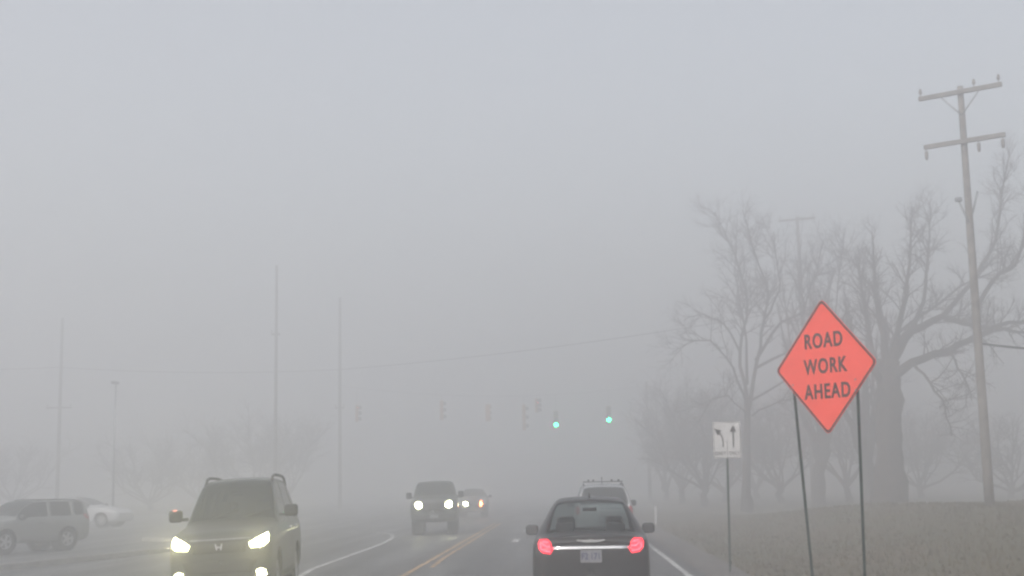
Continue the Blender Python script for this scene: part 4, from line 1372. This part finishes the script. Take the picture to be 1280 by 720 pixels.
# ---- pale parked sport utility on the left, seen side on
pm = paint('pale_silver_green_paint', (0.19, 0.20, 0.185), 0.45, 0.3)
V6 = Veh('suv', suv_st(0.88, 1.68, 1.04, 2.15, 1.02, 0.66), pm, (-1.28, 1.22), 0.37, (4.2, 6.7), (10.95, 12.5), [(4.6, 6.7), (6.75, 7.85), (8.1, 9.35), (9.6, 10.6)], M['glass_dark'], su=4, sv=3)
for sg in ('right', 'left'):
    V6.patch('side_cladding', [(-0.85, 0.50), (0.8, 0.50), (0.8, 0.34), (-0.85, 0.34)], sg, pmat('grey_cladding', (0.16, 0.16, 0.15), 0.7), 0.012, 0.02)
    V6.patch('door_handle', [(-0.02, 0.92), (0.2, 0.92), (0.2, 0.95), (-0.02, 0.95)], sg, M['trim'], 0.015, 0.02)
V6.rails(0.60, 0.0, 1.9, 1.66, M['trim'], 0.02, 0.06)
V6.mirrors(0.86, -0.72, 1.14, M['trim'], 0.2, 0.17)
V6.patch('tail_light', [(0.74, 0.95), (0.83, 0.95), (0.83, 1.2), (0.74, 1.2)], 'rear', M['tail_off'], 0.02, 0.03, mirror=True)
V6.seats([(0.1, 1.3, 2), (0.95, 1.3, 2)], 0.65, 0.72)
V6.place(30, 45, R(-30), 0.0, 0.05, 'pale silver parked car with dark windows at the left edge', 'vehicles in the parking lot')

V7 = Veh('sedan', sedan_st(0.86), paint('white_paint', (0.45, 0.46, 0.47), 0.4, 0.0), (-1.4, 1.36), 0.33, (4.15, 6.8), (9.2, 10.9), [(4.6, 6.6), (6.9, 7.9), (8.1, 9.3)], M['glass'], su=4, sv=3)
V7.mirrors(0.84, -0.6, 1.05, M['trim'], 0.18, 0.14)
V7.seats([(0.25, 1.15, 2)], 0.6, 0.7)
V7.patch('tail_light', [(0.56, 0.84), (0.58, 0.94), (0.74, 0.94), (0.74, 0.84)], 'rear', M['tail_off'], 0.02, 0.03, mirror=True)
V7.place(108, 67, R(78), 0.0, 0.25, 'white parked car half hidden behind the pale silver car', 'vehicles in the parking lot')

# low beams of the nearest oncoming car
def beams(V, xs, y, z, watts):
    for x in xs:
        ld = bpy.data.lights.new('headlight_beam', 'SPOT')
        ld.energy = watts; ld.spot_size = R(100); ld.spot_blend = 1.0; ld.shadow_soft_size = 0.09
        ld.color = (1.0, 0.93, 0.50)
        lo_ = bpy.data.objects.new('headlight_beam', ld); col.objects.link(lo_)
        lo_.parent = V.root
        lo_.location = (x, y, z)
        lo_.rotation_euler = Vector((0, 1, 0.16)).to_track_quat('Z', 'Y').to_euler()
beams(V1, (-0.66, 0.66), -2.52, 0.93, 70)

# ------------------------------------------------------------------ haze
bm = bmesh.new()
add_box(bm, (0, 200, 10.4), (540, 470, 24.2))
hb = bm_obj('haze', bm, None)
hm = bpy.data.materials.new('fog')
hm.use_nodes = True
n = hm.node_tree
n.nodes.remove(n.nodes['Principled BSDF'])
pv = n.nodes.new('ShaderNodeVolumePrincipled')
pv.inputs['Color'].default_value = (0.963, 0.964, 0.971, 1)
pv.inputs['Density'].default_value = 0.0198
pv.inputs['Anisotropy'].default_value = 0.62
n.links.new(pv.outputs['Volume'], n.nodes['Material Output'].inputs['Volume'])
hb.data.materials.append(hm)
tag(hb, 'even grey morning fog over the whole road', 'fog', kind='stuff')

# ------------------------------------------------------------------ light
w = bpy.data.worlds.new('World')
sc.world = w
w.use_nodes = True
n = w.node_tree
sky = n.nodes.new('ShaderNodeTexSky')
sky.sky_type = 'NISHITA'
sky.sun_disc = False
SUN_EL, SUN_AZ = R(40), R(215)
sky.sun_elevation = SUN_EL
sky.sun_rotation = SUN_AZ
sky.dust_density = 4
sky.air_density = 1.5
hs = n.nodes.new('ShaderNodeHueSaturation')
hs.inputs['Saturation'].default_value = 0.36
n.links.new(sky.outputs['Color'], hs.inputs['Color'])
bg = n.nodes['Background']
bg.inputs['Strength'].default_value = 0.15
tv = n.nodes.new('ShaderNodeVectorMath'); tv.operation = 'MULTIPLY'; tv.inputs[1].default_value = (1.0, 0.988, 1.0)
n.links.new(hs.outputs['Color'], tv.inputs[0])
n.links.new(tv.outputs['Vector'], bg.inputs['Color'])

sd = bpy.data.lights.new('sun', 'SUN')
sd.energy = 1.1
sd.angle = R(20)
sd.color = (1.0, 0.97, 0.94)
so = bpy.data.objects.new('sun', sd)
col.objects.link(so)
sdir = Vector((math.sin(SUN_AZ) * math.cos(SUN_EL), math.cos(SUN_AZ) * math.cos(SUN_EL), math.sin(SUN_EL)))
so.rotation_euler = sdir.to_track_quat('Z', 'Y').to_euler()

# ------------------------------------------------------------------ render settings
vs = sc.view_settings
sc.display_settings.display_device = 'sRGB'
vs.view_transform = 'Standard'
vs.look = 'None'
vs.exposure = 0.36
vs.gamma = 1.0
vs.use_curve_mapping = False
cy = sc.cycles
cy.max_bounces = 10
cy.volume_bounces = 5
cy.diffuse_bounces = 3
cy.glossy_bounces = 3
cy.transparent_max_bounces = 12
cy.use_denoising = True
try:
    cy.denoiser = 'OPENIMAGEDENOISE'
    cy.denoising_input_passes = 'RGB_ALBEDO_NORMAL'
except Exception:
    pass
cy.use_adaptive_sampling = True
cy.adaptive_threshold = 0.01
cy.filter_width = 2.4
cy.sample_clamp_indirect = 6.0
